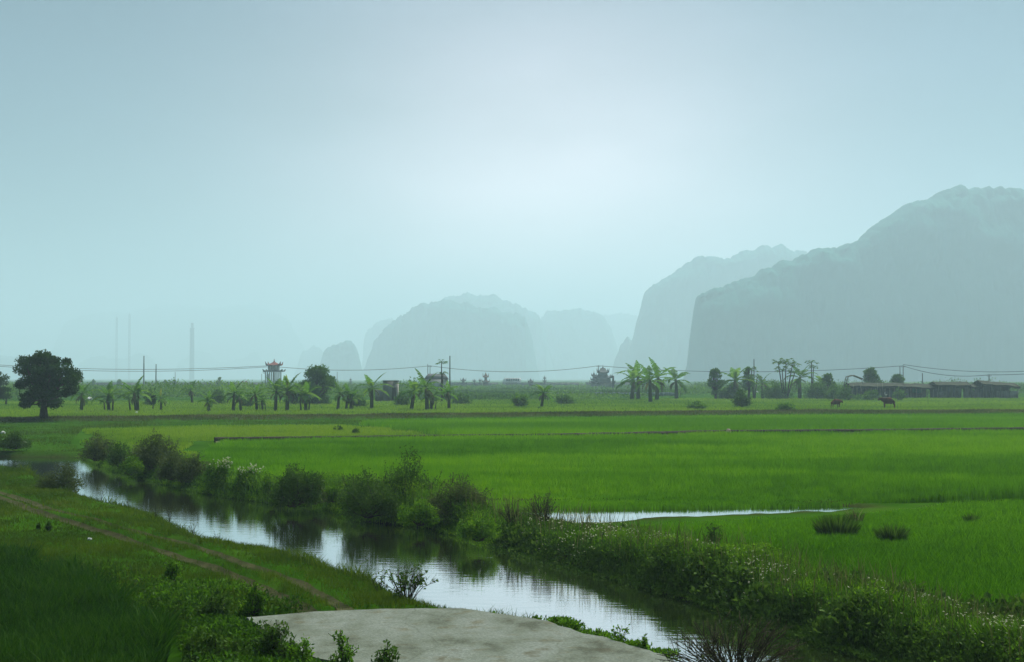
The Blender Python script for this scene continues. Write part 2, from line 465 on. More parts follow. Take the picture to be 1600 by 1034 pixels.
def leaves_np(P, size, rng=RNG, up=0.3, aspect=0.5, N=None):
    """two-triangle leaves at P, random facing"""
    n = len(P)
    d = rng.normal(size=(n, 3)); d[:, 2] += up; d /= np.linalg.norm(d, axis=1)[:, None]
    q = rng.normal(size=(n, 3)); s = np.cross(d, q); s /= np.linalg.norm(s, axis=1)[:, None] + 1e-9
    nn = np.cross(d, s)
    L = size[:, None]
    V = np.stack([P, P + d * L * .5 + s * L * aspect * .5 + nn * L * .08, P + d * L, P + d * L * .5 - s * L * aspect * .5 + nn * L * .08], 1)
    b = np.arange(n)[:, None] * 4
    T = np.stack([b + np.array([0, 1, 2]), b + np.array([0, 2, 3])], 1).reshape(-1, 3)
    return V.reshape(-1, 3), T

M_RICE = mat_leaf('rice_leaf', [(0.0, (0.045, 0.150, 0.002)), (0.5, (0.105, 0.285, 0.003)), (1.0, (0.20, 0.40, 0.005))], 0.45, 0.008)
M_RICE2 = mat_leaf('young_rice_leaf', [(0.0, (0.075, 0.18, 0.005)), (0.5, (0.15, 0.29, 0.008)), (1.0, (0.24, 0.37, 0.016))], 0.45, 0.008)
M_DARK = mat_leaf('dark_rice_leaf', [(0.0, (0.013, 0.050, 0.003)), (0.6, (0.024, 0.085, 0.004)), (1.0, (0.045, 0.12, 0.006))], 0.35, 0.008)
M_TURF = mat_leaf('turf_blade', [(0.0, (0.026, 0.060, 0.004)), (0.5, (0.060, 0.112, 0.005)), (0.85, (0.10, 0.165, 0.008)), (1.0, (0.13, 0.16, 0.03))], 0.4, 0.008)
M_WEED = mat_leaf('bank_weed_leaf', [(0.0, (0.026, 0.075, 0.004)), (0.5, (0.090, 0.225, 0.008)), (1.0, (0.19, 0.36, 0.014))], 0.4, 0.008)
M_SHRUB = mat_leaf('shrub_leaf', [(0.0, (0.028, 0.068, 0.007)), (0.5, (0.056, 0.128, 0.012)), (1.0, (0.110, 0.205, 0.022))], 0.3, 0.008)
M_OLIVE = mat_leaf('greyish_shrub_leaf', [(0.0, (0.040, 0.064, 0.016)), (0.5, (0.080, 0.120, 0.028)), (1.0, (0.14, 0.19, 0.046))], 0.3, 0.008)
M_FLOWER = mat_leaf('white_petal', [(0.0, (0.40, 0.44, 0.24)), (1.0, (0.62, 0.64, 0.46))], 0.4, 0.008)
M_STRAW = mat_leaf('dry_grass', [(0.0, (0.040, 0.055, 0.012)), (0.5, (0.095, 0.115, 0.030)), (1.0, (0.20, 0.20, 0.08))], 0.3, 0.008)
M_BARK = mat_plain('bark', (0.040, 0.032, 0.022), (0.075, 0.062, 0.045), 6, bump=0.5)
M_TWIG = mat_plain('twig_bark', (0.030, 0.030, 0.014), (0.055, 0.05, 0.028), 9)

P_NEAR = GP([(330, 703), (352, 694), (500, 692), (720, 689), (900, 687), (1130, 682), (1600, 678), (1850, 676), (1850, 775), (1600, 777.5), (1420, 781), (1280, 786), (1000, 790),
             (800, 790), (740, 805), (640, 800), (540, 790), (450, 776), (380, 764), (300, 738)])
P_TALL = GP([(560, 663), (590, 659), (800, 656), (1200, 651), (1850, 648), (1850, 668), (1600, 670), (1130, 674.5), (900, 680), (720, 681), (640, 673)])
P_LOW = GP([(110, 690), (130, 669), (300, 664), (560, 662), (640, 672), (730, 681), (500, 685), (340, 687), (330, 703), (300, 736), (230, 732), (180, 718), (140, 704)])
P_FAR = GP([(-250, 626), (600, 624), (1070, 621), (1400, 620), (1850, 620), (1850, 640), (1450, 641.5), (1200, 642), (900, 645), (500, 649), (300, 651), (-250, 654)])
P_RIGHT = GP([(880, 824), (1000, 818), (1150, 812), (1290, 805), (1400, 795), (1500, 782), (1850, 780), (1850, 1060), (1650, 1000), (1500, 965), (1350, 925), (1230, 905), (1100, 882), (1000, 858), (930, 838)])
P_LEFT = np.concatenate([GP(L_EDGE[:20], ZL), GP([(720, 980), (400, 985), (380, 1000), (250, 960), (100, 890), (-250, 860)])])
P_WILD = GP([(-250, 842), (-80, 852), (60, 872), (100, 880), (250, 905), (380, 925), (480, 962), (384, 972), (430, 1000), (520, 1060), (400, 1150), (330, 1150), (300, 1034), (265, 985), (200, 945), (120, 912), (40, 892), (-250, 872)])

# tall rice in front, standing in water along its front edge
x, y = sample(P_NEAR, 640000, 2.0)
k = poly_dist(CANAL, x, y) > 1.1
k &= RNG.uniform(0, 1, len(x)) < 0.45 + 0.75 * smooth(0.30, 0.42, fbm(x * 0.45, y * 0.3, 46))
x, y = x[k], y[k]
cl = fbm(x * 0.25, y * 0.25, 41); cf = vnoise(x * 2.2, y * 2.2, 44)
band = smooth(0.35, 0.65, fbm(x * 0.06, y * 0.16, 47))
h = (0.36 + 0.14 * cl + 0.10 * cf) * (0.30 + 0.70 * smooth(0.2, 5.0, poly_dist(POOL, x, y))) * RNG.uniform(0.75, 1.15, len(x))
blades('rice', x, y, y * 0 - 0.16, h + 0.05, 0.012 * (y / 40) ** 0.8 * RNG.uniform(0.8, 1.4, len(x)) + 0.006, 0.30,
       np.clip(0.05 + 0.30 * RNG.uniform(0, 1, len(x)) + 0.42 * band + 0.35 * (cf - 0.35) + 0.3 * (cl - .5), 0, 1), 2, M_RICE)
# middle field, taller and lighter behind the mud wall
x, y = sample(P_TALL, 230000, 2.0)
band = smooth(0.3, 0.7, fbm(x * 0.05, y * 0.12, 51))
blades('rice', x, y, height(x, y) - 0.03, 0.42 * RNG.uniform(0.75, 1.15, len(x)), 0.045 * RNG.uniform(0.8, 1.3, len(x)), 0.3,
       np.clip(0.15 + 0.4 * RNG.uniform(0, 1, len(x)) + 0.4 * band, 0, 1), 1, M_RICE)
x, y = sample(P_LOW, 140000, 2.0)
k = (poly_dist(CANAL, x, y) > 0.8) & (poly_dist(P_LOW, x, y) < -2.2 * vnoise(x * 0.5, y * 0.3, 58) + 0.4)
x, y = x[k], y[k]
blades('young_rice', x, y, height(x, y) - 0.03, 0.20 * RNG.uniform(0.6, 1.2, len(x)), 0.05 * RNG.uniform(0.8, 1.3, len(x)), 0.4,
       np.clip(RNG.uniform(0, 0.7, len(x)) + 0.5 * smooth(.35, .65, fbm(x * 0.1, y * 0.1, 53)), 0, 1), 1, M_RICE2)
x, y = sample(P_FAR, 240000, 2.0)
blades('meadow_grass', x, y, height(x, y) - 0.03, 0.22 * RNG.uniform(0.5, 1.3, len(x)), 0.07 * RNG.uniform(0.8, 1.3, len(x)), 0.4,
       np.clip(RNG.uniform(0, 0.6, len(x)) + 0.5 * smooth(.35, .65, fbm(x * 0.06, y * 0.06, 55)), 0, 1), 1, M_RICE2)
# lower field right of the canal
x, y = sample(P_RIGHT, 330000, 2.0)
dp = poly_dist(POOL, x, y)
near = smooth(33, 26, y)
k = (poly_dist(CANAL, x, y) > 1.0) & (dp > 0.1) | (RNG.uniform(0, 1, len(x)) < 0.1)
x, y, near, dp = x[k], y[k], near[k], dp[k]
cf = vnoise(x * 1.7, y * 1.7, 61); pt = fbm(x * 0.3, y * 0.3, 63)
h = (0.12 + 0.10 * cf + 0.13 * near) * RNG.uniform(0.6, 1.25, len(x)) * (0.12 + 0.88 * smooth(0.0, 4.0, dp))
blades('meadow_grass', x, y, height(x, y) - 0.02, h, 0.014 * RNG.uniform(0.8, 1.5, len(x)), 0.45,
       np.clip(0.52 * RNG.uniform(0, 1, len(x)) + 0.4 * (pt - 0.2) - 0.22 * near, 0, 1), 2, M_RICE)
# dark rice at the near left
x, y = sample(DARKF, 240000, 2.0)
k = poly_dist(DARKF, x, y) < -1.6 * fbm(x * 0.6, y * 0.6, 72) + 0.25
x, y = x[k], y[k]
blades('dark_rice', x, y, height(x, y) - 0.02, (0.42 + 0.12 * vnoise(x * 1.5, y * 1.5, 71)) * RNG.uniform(0.7, 1.15, len(x)), 0.017 * RNG.uniform(0.7, 1.6, len(x)), 0.45,
       np.clip(RNG.uniform(0, 1, len(x)) ** 1.5 + 0.5 * (vnoise(x * 1.5, y * 1.5, 71) - .4), 0, 1), 2, M_DARK)
# short turf on the left bank, worn away in the wheel ruts
x, y = sample(P_LEFT, 420000, 2.0)
dr = np.minimum(line_dist(RUT_A, x, y), line_dist(RUT_B, x, y))
bare = smooth(0.52, 0.72, fbm(x * 0.55, y * 0.55, 31)) * 0.8
k = (RNG.uniform(0, 1, len(x)) < smooth(0.10, 0.36, dr + (vnoise(x * 3, y * 3, 73) - 0.5) * 0.22) * (1 - bare) + 0.10) & (poly_dist(SLAB, x, y) > 0.03)
x, y = x[k], y[k]
pt = fbm(x * 0.5, y * 0.5, 75); cf = vnoise(x * 2.5, y * 2.5, 76)
blades('turf', x, y, height(x, y) - 0.01, (0.035 + 0.07 * cf * pt * 2) * RNG.uniform(0.5, 1.5, len(x)), 0.013 * RNG.uniform(0.8, 1.5, len(x)) * (y / 28), 0.6,
       np.clip(0.45 * RNG.uniform(0, 1, len(x)) + 0.9 * (pt - 0.22), 0, 1), 1, M_TURF)
# rougher grass fringe hanging over the left bank's edge
le = GP(L_EDGE, ZL)
seg = RNG.integers(2, len(le) - 4, 26000); t = RNG.uniform(0, 1, len(seg))
p = le[seg] * (1 - t)[:, None] + le[seg + 1] * t[:, None]
x, y = p[:, 0] - np.abs(RNG.normal(0, 0.30, len(p))) + 0.08, p[:, 1] - np.abs(RNG.normal(0, 0.25, len(p))) + 0.05
k = (poly_dist(SLAB, x, y) > 0.02) & (poly_dist(CANAL, x, y) > -0.12)
x, y = x[k], y[k]
lump = vnoise(x * 1.1, y * 1.1, 78) ** 2
blades('bank_grass', x, y, height(x, y) - 0.01, (0.06 + 0.22 * lump) * RNG.uniform(0.4, 1.4, len(x)), 0.013 * (y / 28) * RNG.uniform(0.8, 1.3, len(x)), 0.7,
       np.clip(RNG.uniform(0, 0.6, len(x)) + 0.3 * lump, 0, 1), 2, M_TURF)

# ------------------------------------------------------------------ low leafy weeds along the right bank and behind the dark rice
def weed_mass(name, x, y, z, top, n_per, size, mat, tonebase, rng=RNG, spread=0.10, aspect=0.42):
    n = len(x)
    i = np.repeat(np.arange(n), n_per)
    u = rng.uniform(0, 1, len(i)) ** 0.6
    P = np.stack([x[i] + rng.normal(0, spread, len(i)), y[i] + rng.normal(0, spread, len(i)), z[i] + u * top[i]], 1)
    V, T = leaves_np(P, size * rng.uniform(0.6, 1.4, len(i)), rng, up=0.9, aspect=aspect)
    tone = np.clip(tonebase[i] + rng.normal(0, 0.16, len(i)), 0, 1)
    return tag(link(name, np_mesh(name, V, T, tone=np.repeat(tone, 4)), mat), kind='stuff')

re_ = GP(R_EDGE, ZW)
seglen = np.linalg.norm(np.diff(re_, axis=0), axis=1)
def along_right(n, i0, i1, off0, off1, rng=RNG, pw=1.0):
    wts = np.array([seglen[i] / (0.5 * (re_[i][1] + re_[i + 1][1])) ** pw for i in range(i0, i1)]); wts /= wts.sum()
    s = rng.choice(np.arange(i0, i1), n, p=wts); t = rng.uniform(0, 1, n)
    p = re_[s] * (1 - t)[:, None] + re_[s + 1] * t[:, None]
    d = re_[s + 1] - re_[s]; d /= np.linalg.norm(d, axis=1)[:, None]
    o = rng.uniform(off0, off1, n)
    return p[:, 0] - d[:, 1] * o, p[:, 1] + d[:, 0] * o, o

x, y, o = along_right(27000, 2, 26, -0.10, 2.0)
bump = fbm(x * 0.7, y * 0.7, 81); fine = vnoise(x * 2.4, y * 2.4, 82)
prof = smooth(-0.5, 0.75, o) * smooth(2.3, 1.4, o)
sx = x / y * F + CX
gap = 1 - 0.7 * smooth(715, 775, sx) * smooth(985, 915, sx)
top = (0.05 + 0.75 * np.clip(bump - 0.22 + 0.25 * (fine - 0.5), 0, 1)) * prof * gap * (1 + 0.25 * smooth(33, 38, y))
tn = 0.25 + 0.75 * (fine - 0.3) + 0.3 * (bump - 0.5); zb = np.maximum(height(x, y), ZW)
shaded = (o + RNG.normal(0, 0.16, len(o)) < 0.50) & (y < 32 + RNG.normal(0, 1.5, len(o)))   # darker leaf colour paints in the shade on the foot of the bank
weed_mass('bank_weeds', x[~shaded], y[~shaded], zb[~shaded], top[~shaded], 15, 0.052, M_WEED, tn[~shaded])
weed_mass('shade_toned_weeds', x[shaded], y[shaded], zb[shaded], top[shaded], 15, 0.055, M_SHRUB, 0.2 + 0.6 * tn[shaded])
blx, bly, o = along_right(80000, 2, 26, -0.05, 2.1)
bump = fbm(blx * 0.7, bly * 0.7, 81)
sx = blx / bly * F + CX
bump = bump * (1 - 0.7 * smooth(715, 775, sx) * smooth(985, 915, sx))
hh = (0.12 + 0.42 * bump * (0.25 + 0.75 * smooth(-0.5, 0.75, o) * smooth(2.4, 1.4, o))) * RNG.uniform(0.5, 1.25, len(blx))
ww = 0.014 * RNG.uniform(0.8, 1.5, len(blx)); tt = np.clip(RNG.uniform(0, 0.7, len(blx)) + 0.5 * (bump - 0.4), 0, 1); zb = np.maximum(height(blx, bly), ZW)
shaded = (o + RNG.normal(0, 0.16, len(o)) < 0.50) & (bly < 32 + RNG.normal(0, 1.5, len(o)))  # blades near the waterline take the same painted-in shade
for nm, k, mt in (('bank_grass', ~shaded, M_WEED), ('shade_toned_grass', shaded, M_SHRUB)):
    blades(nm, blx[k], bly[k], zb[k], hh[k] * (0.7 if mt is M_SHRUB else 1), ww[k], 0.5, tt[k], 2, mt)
x, y, o = along_right(9000, 9, 26, 0.0, 1.7)
pat = fbm(x * 0.9, y * 0.9, 88); k = pat > 0.57
x, y, o, pat = x[k], y[k], o[k], pat[k]
weed_mass('broadleaf_weeds', x, y, np.maximum(height(x, y), ZW) + 0.05, (0.12 + 1.4 * (pat - 0.53)) * smooth(-0.5, 0.6, o) * (1 - 0.85 * smooth(715, 775, x / y * F + CX) * smooth(1010, 930, x / y * F + CX)), 9, 0.085, M_SHRUB, 0.15 + 0.8 * RNG.uniform(0, 1, len(x)), aspect=0.6)
x, y, o = along_right(2600, 9, 26, 0.2, 1.9)
blades('dead_stems', x, y, np.maximum(height(x, y), ZW), (0.30 + 0.55 * fbm(x * 0.7, y * 0.7, 81)) * RNG.uniform(0.6, 1.3, len(x)), 0.009 * RNG.uniform(0.8, 1.4, len(x)), 0.25, RNG.uniform(0, 1, len(x)), 2, M_STRAW)
# white wild flowers on the weeds
def flowers(name, x, y, ztop, size):
    n = len(x)
    i = np.repeat(np.arange(n), 6)
    a = np.tile(np.arange(6) * np.pi / 3, n) + np.repeat(RNG.uniform(0, 6, n), 6)
    tilt = RNG.normal(0, 0.35, (n, 2))[i]
    d = np.stack([np.cos(a), np.sin(a), 0.25 + np.cos(a) * tilt[:, 0] + np.sin(a) * tilt[:, 1]], 1)
    s = np.stack([-np.sin(a), np.cos(a), a * 0], 1)
    P = np.stack([x, y, ztop], 1)[i]; L = (size * RNG.uniform(0.7, 1.3, n))[i][:, None]
    V = np.stack([P, P + d * L * .6 + s * L * .33, P + d * L, P + d * L * .6 - s * L * .33], 1).reshape(-1, 3)
    b = np.arange(len(i))[:, None] * 4
    T = np.stack([b + np.array([0, 1, 2]), b + np.array([0, 2, 3])], 1).reshape(-1, 3)
    return tag(link(name, np_mesh(name, V, T, tone=np.repeat(RNG.uniform(0, 1, len(i)), 4)), M_FLOWER), kind='stuff')
fx, fy, fo = along_right(3400, 15, 26, 0.0, 2.2)
k = fbm(fx * 0.6, fy * 0.6, 85) + RNG.normal(0, 0.06, len(fx)) > 0.54
fx, fy, fo = fx[k], fy[k], fo[k]
fb = fbm(fx * 0.7, fy * 0.7, 81)
flowers('wild_flowers', fx, fy, np.maximum(height(fx, fy), ZW) + (0.12 + 0.38 * fb * np.clip(smooth(-0.5, 0.75, fo) * smooth(2.3, 1.4, fo), 0.15, 1)) * RNG.uniform(0.75, 1.15, len(fx)) + 0.03, 0.020)

# weeds between the track and the dark rice, thick beside the slab
x, y = sample(P_WILD, 9000, 2.0)
k = poly_dist(SLAB, x, y) > 0.12
x, y = x[k], y[k]
bump = fbm(x * 0.8, y * 0.8, 91); fine = vnoise(x * 2.6, y * 2.6, 92)
grow = smooth(26, 19, y) * 0.8 + 0.25
top = np.clip((bump - 0.32) * 1.5, 0.02, 1) * grow * 0.75
weed_mass('roadside_weeds', x, y, height(x, y), top, 16, 0.06, M_WEED, 0.0 + 0.42 * (fine - 0.15))
x, y = sample(P_WILD, 26000, 2.0)
k = poly_dist(SLAB, x, y) > 0.08
x, y = x[k], y[k]
bump = fbm(x * 0.8, y * 0.8, 91)
blades('rough_grass', x, y, height(x, y) - 0.01, (0.06 + 0.5 * np.clip(bump - 0.3, 0, 1)) * RNG.uniform(0.4, 1.3, len(x)), 0.013 * RNG.uniform(0.7, 1.4, len(x)), 0.6,
       RNG.uniform(0, 0.75, len(x)), 2, M_TURF)

# scruffy dry growth on the far dike, ragged scrub beyond the banana row, grass along the far canal bank
def along(line, n, wid, rng=RNG):
    line = np.asarray(line); L = np.linalg.norm(np.diff(line, axis=0), axis=1)
    s = rng.choice(len(L), n, p=L / L.sum()); t = rng.uniform(0, 1, n)
    p = line[s] * (1 - t)[:, None] + line[s + 1] * t[:, None]
    d = (line[s + 1] - line[s]) / L[s][:, None]
    o = rng.uniform(-wid, wid, n)
    return p[:, 0] - d[:, 1] * o, p[:, 1] + d[:, 0] * o
x, y = along(DIKE_FAR, 60000, 2.6)
blades('dike_grass', x, y, height(x, y) - 0.03, 0.20 * RNG.uniform(0.3, 1.2, len(x)) * (0.4 + fbm(x * 0.3, y * 0.3, 95)), 0.06 * RNG.uniform(0.8, 1.3, len(x)), 0.5,
       np.clip(RNG.uniform(0, .6, len(x)) + 1.2 * (fbm(x * 0.2, y * 0.6, 96) - .4), 0, 1), 1, M_STRAW)
P_SCRUB = GP([(-250, 606), (300, 606), (620, 607), (700, 605), (860, 606), (1060, 605), (1100, 603), (1330, 604), (1850, 604), (1850, 612), (1330, 619), (1100, 617), (1040, 618),
              (900, 624), (700, 624), (560, 622), (300, 624), (-250, 625)])
x, y = sample(P_SCRUB, 26000, 2.0)
lump = fbm(x * 0.06, y * 0.03, 97, 3)
sx = x / y * F + CX
tall = smooth(720, 640, sx) + smooth(1060, 1110, sx)
top = (0.25 + (1.6 + 3.4 * tall) * np.clip(lump - 0.36, 0, 1) + 0.15 * tall) * RNG.uniform(0.6, 1.2, len(x))
M_SCRUB = mat_leaf('scrub_leaf', [(0.0, (0.036, 0.092, 0.012)), (0.5, (0.080, 0.19, 0.020)), (1.0, (0.16, 0.30, 0.035))], 0.35, 0.008)
weed_mass('undergrowth', x, y, x * 0 - 0.05, top, 9, 0.50, M_SCRUB, 0.05 + 1.0 * (vnoise(x * 0.09, y * 0.05, 98) - 0.25) + 0.6 * (lump - .4), spread=0.4)
P_PLAIN = GP([(-400, 597.5), (2000, 597.5), (2000, 607), (-400, 607)])
x, y = sample(P_PLAIN, 16000, 1.0)
top = 0.2 + 0.6 * np.clip(fbm(x * 0.02, y * 0.01, 99) - 0.35, 0, 1) * RNG.uniform(0.4, 1.2, len(x))
weed_mass('far_grass', x, y, x * 0 - 0.05, top, 6, 0.9, M_SCRUB, 0.25 + 0.6 * vnoise(x * 0.05, y * 0.02, 93), spread=1.2)
P_BACK = GP([(-250, 655), (40, 659), (300, 657), (600, 654), (600, 658), (560, 661), (300, 662), (130, 668), (110, 690), (150, 703), (140, 707), (-250, 707)])
x, y = sample(P_BACK, 60000, 2.0)
lump = fbm(x * 0.25, y * 0.25, 87)
blades('rough_grass', x, y, height(x, y) - 0.02, (0.07 + 0.5 * np.clip(lump - 0.4, 0, 1) * smooth(68, 74, y)) * RNG.uniform(0.5, 1.3, len(x)), 0.04 * RNG.uniform(0.8, 1.3, len(x)), 0.5,
       np.clip(RNG.uniform(0, 0.8, len(x)) + 0.4 * (lump - 0.5), 0, 1), 1, M_TURF)

# the low black mud wall between the two fields, with a pale trodden strip at its foot
M_MUD = mat_plain('wet_mud', (0.020, 0.019, 0.012), (0.055, 0.048, 0.03), 2.5, bump=0.8, bscale=6)
M_DUST = mat_plain('trodden_mud', (0.12, 0.125, 0.06), (0.22, 0.21, 0.12), 1.2, bump=0.5)
def sweep(name, line, prof, mat, step=0.35, jit=0.04, seed=0):
    line = np.asarray(line); L = np.concatenate([[0], np.cumsum(np.linalg.norm(np.diff(line, axis=0), axis=1))])
    s = np.arange(0, L[-1], step)
    x, y = np.interp(s, L, line[:, 0]), np.interp(s, L, line[:, 1])
    d = np.stack([np.gradient(x), np.gradient(y)], 1); d /= np.linalg.norm(d, axis=1)[:, None]
    V = np.zeros((len(s), len(prof), 3))
    for j, (o, z) in enumerate(prof):
        nz_ = (fbm(s * 1.1, s * 0 + j * 3.3, seed + j) - 0.5) * 2
        V[:, j, 0] = x - d[:, 1] * (o + nz_ * jit); V[:, j, 1] = y + d[:, 0] * (o + nz_ * jit); V[:, j, 2] = z + nz_ * jit * (0.8 if z > 0 else 0.0)
    return link(name, np_mesh(name, V, grid_tris(len(s), len(prof)), smooth_shade=True), mat)
tag(sweep('mud_bank', DIKE_MID, [(-0.42, -0.12), (-0.40, 0.20), (-0.15, 0.27), (0.25, 0.24), (0.45, -0.12)][::-1], M_MUD, seed=3), kind='structure')
tag(sweep('mud_path', DIKE_MID, [(-1.25, 0.03), (-0.9, 0.075), (-0.43, 0.06)][::-1], M_DUST, step=0.6, jit=0.05, seed=13), kind='structure')

# wheel ruts of the track as bare earth
M_RUT = mat_plain('rut_earth', (0.026, 0.031, 0.008), (0.060, 0.062, 0.022), 2.2, bump=0.6, bscale=14)
def rut(line):
    line = np.asarray(line); L = np.concatenate([[0], np.cumsum(np.linalg.norm(np.diff(line, axis=0), axis=1))])
    s = np.arange(0, L[-1], 0.12)
    x, y = np.interp(s, L, line[:, 0]), np.interp(s, L, line[:, 1])
    k = np.convolve(np.pad(x, 8, mode='edge'), np.ones(17) / 17, 'valid'), np.convolve(np.pad(y, 8, mode='edge'), np.ones(17) / 17, 'valid')
    x, y = k
    d = np.stack([np.gradient(x), np.gradient(y)], 1); d /= np.linalg.norm(d, axis=1)[:, None]
    w = 0.11 + 0.07 * fbm(s * 0.9, s * 0, 7)
    o = np.linspace(-1, 1, 7)
    X = x[:, None] - d[:, 1:2] * o * w[:, None]; Y = y[:, None] + d[:, 0:1] * o * w[:, None]
    return np.stack([X, Y, height(X, Y) + 0.010], -1).reshape(-1, 3), grid_tris(len(s), 7)[:, ::-1]
VA, TA = rut(RUT_A); VB, TB = rut(RUT_B)
me = np_mesh('dirt_track', np.concatenate([VA, VB]), np.concatenate([TA, TB + len(VA)]), smooth_shade=True)
tag(link('dirt_track', me, M_RUT), kind='structure')

# concrete slab
m_conc, n, l, out = new_mat('weathered_concrete')
b = n.new('ShaderNodeBsdfPrincipled'); b.inputs['Roughness'].default_value = 0.9; b.inputs['Specular IOR Level'].default_value = 0.2
tc = n.new('ShaderNodeTexCoord')
n1 = n.new('ShaderNodeTexNoise'); n1.inputs['Scale'].default_value = 1.1; n1.inputs['Detail'].default_value = 9; n1.inputs['Roughness'].default_value = 0.65
n2 = n.new('ShaderNodeTexNoise'); n2.inputs['Scale'].default_value = 30; n2.inputs['Detail'].default_value = 6
mp = n.new('ShaderNodeMapping'); mp.inputs['Scale'].default_value = (1.0, 0.6, 1.0); mp.inputs['Rotation'].default_value = (0, 0, 0.5)
l.new(tc.outputs['Object'], mp.inputs[0]); l.new(mp.outputs[0], n1.inputs['Vector']); l.new(tc.outputs['Object'], n2.inputs['Vector'])
r1 = ramp(n, [(0.36, (0.052, 0.064, 0.036)), (0.45, (0.105, 0.128, 0.090)), (0.60, (0.150, 0.178, 0.142)), (0.68, (0.075, 0.078, 0.042))]); l.new(n1.outputs['Fac'], r1.inputs[0])
r2 = ramp(n, [(0.35, (0.72, 0.72, 0.72)), (0.65, (1.08, 1.08, 1.08))]); l.new(n2.outputs['Fac'], r2.inputs[0])
mx = n.new('ShaderNodeMix'); mx.data_type = 'RGBA'; mx.blend_type = 'MULTIPLY'; mx.inputs[0].default_value = 1
l.new(r1.outputs[0], mx.inputs[6]); l.new(r2.outputs[0], mx.inputs[7]); l.new(mx.outputs[2], b.inputs['Base Color'])
vr = n.new('ShaderNodeTexVoronoi'); vr.feature = 'DISTANCE_TO_EDGE'; vr.inputs['Scale'].default_value = 0.55
n3 = n.new('ShaderNodeTexNoise'); n3.inputs['Scale'].default_value = 2.0; n3.inputs['Detail'].default_value = 6
ad = n.new('ShaderNodeMix'); ad.data_type = 'VECTOR'; ad.inputs[0].default_value = 0.22
l.new(tc.outputs['Object'], n3.inputs['Vector']); l.new(tc.outputs['Object'], ad.inputs[4]); l.new(n3.outputs['Color'], ad.inputs[5]); l.new(ad.outputs[1], vr.inputs['Vector'])
r3 = ramp(n, [(0.0, (0.74, 0.74, 0.70)), (0.008, (1, 1, 1))]); l.new(vr.outputs['Distance'], r3.inputs[0])
n4 = n.new('ShaderNodeTexNoise'); n4.inputs['Scale'].default_value = 3.2; n4.inputs['Detail'].default_value = 7; l.new(tc.outputs['Object'], n4.inputs['Vector'])
r4 = ramp(n, [(0.56, (1, 1, 1)), (0.70, (0.80, 0.70, 0.54))]); l.new(n4.outputs['Fac'], r4.inputs[0])
m3 = n.new('ShaderNodeMix'); m3.data_type = 'RGBA'; m3.blend_type = 'MULTIPLY'; m3.inputs[0].default_value = 1
m4 = n.new('ShaderNodeMix'); m4.data_type = 'RGBA'; m4.blend_type = 'MULTIPLY'; m4.inputs[0].default_value = 1
l.new(mx.outputs[2], m3.inputs[6]); l.new(r3.outputs[0], m3.inputs[7]); l.new(m3.outputs[2], m4.inputs[6]); l.new(r4.outputs[0], m4.inputs[7]); l.new(m4.outputs[2], b.inputs['Base Color'])
bp = n.new('ShaderNodeBump'); bp.inputs['Strength'].default_value = 0.5; bp.inputs['Distance'].default_value = 0.02
l.new(n2.outputs['Fac'], bp.inputs['Height']); l.new(bp.outputs[0], b.inputs['Normal']); l.new(b.outputs[0], out.inputs[0])
bm = bmesh.new()
pts = []
for i in range(len(SLAB)):
    p, q = SLAB[i], SLAB[(i + 1) % len(SLAB)]
    m_ = max(2, int(np.linalg.norm(q - p) / 0.12))
    for k in range(m_):
        c = p + (q - p) * k / m_
        j = (noise.noise(Vector((c[0] * 2.2, c[1] * 2.2, 4))) + 0.6 * noise.noise(Vector((c[0] * 7, c[1] * 7, 9)))) * 0.05
        pts.append((c[0] + j, c[1] + j))
top = bm.faces.new([bm.verts.new((px, py, 0.055)) for px, py in pts])
if top.normal.z < 0: top.normal_flip()
ext = bmesh.ops.extrude_face_region(bm, geom=[top])
low = [v for v in ext['geom'] if isinstance(v, bmesh.types.BMVert)]
for v in bm.verts: v.co.z = 0.055
for v in low: v.co.z = -0.42
bmesh.ops.recalc_face_normals(bm, faces=bm.faces)
me = bpy.data.meshes.new('concrete_slab'); bm.to_mesh(me); bm.free()
tag(link('concrete_road', me, m_conc), kind='structure')
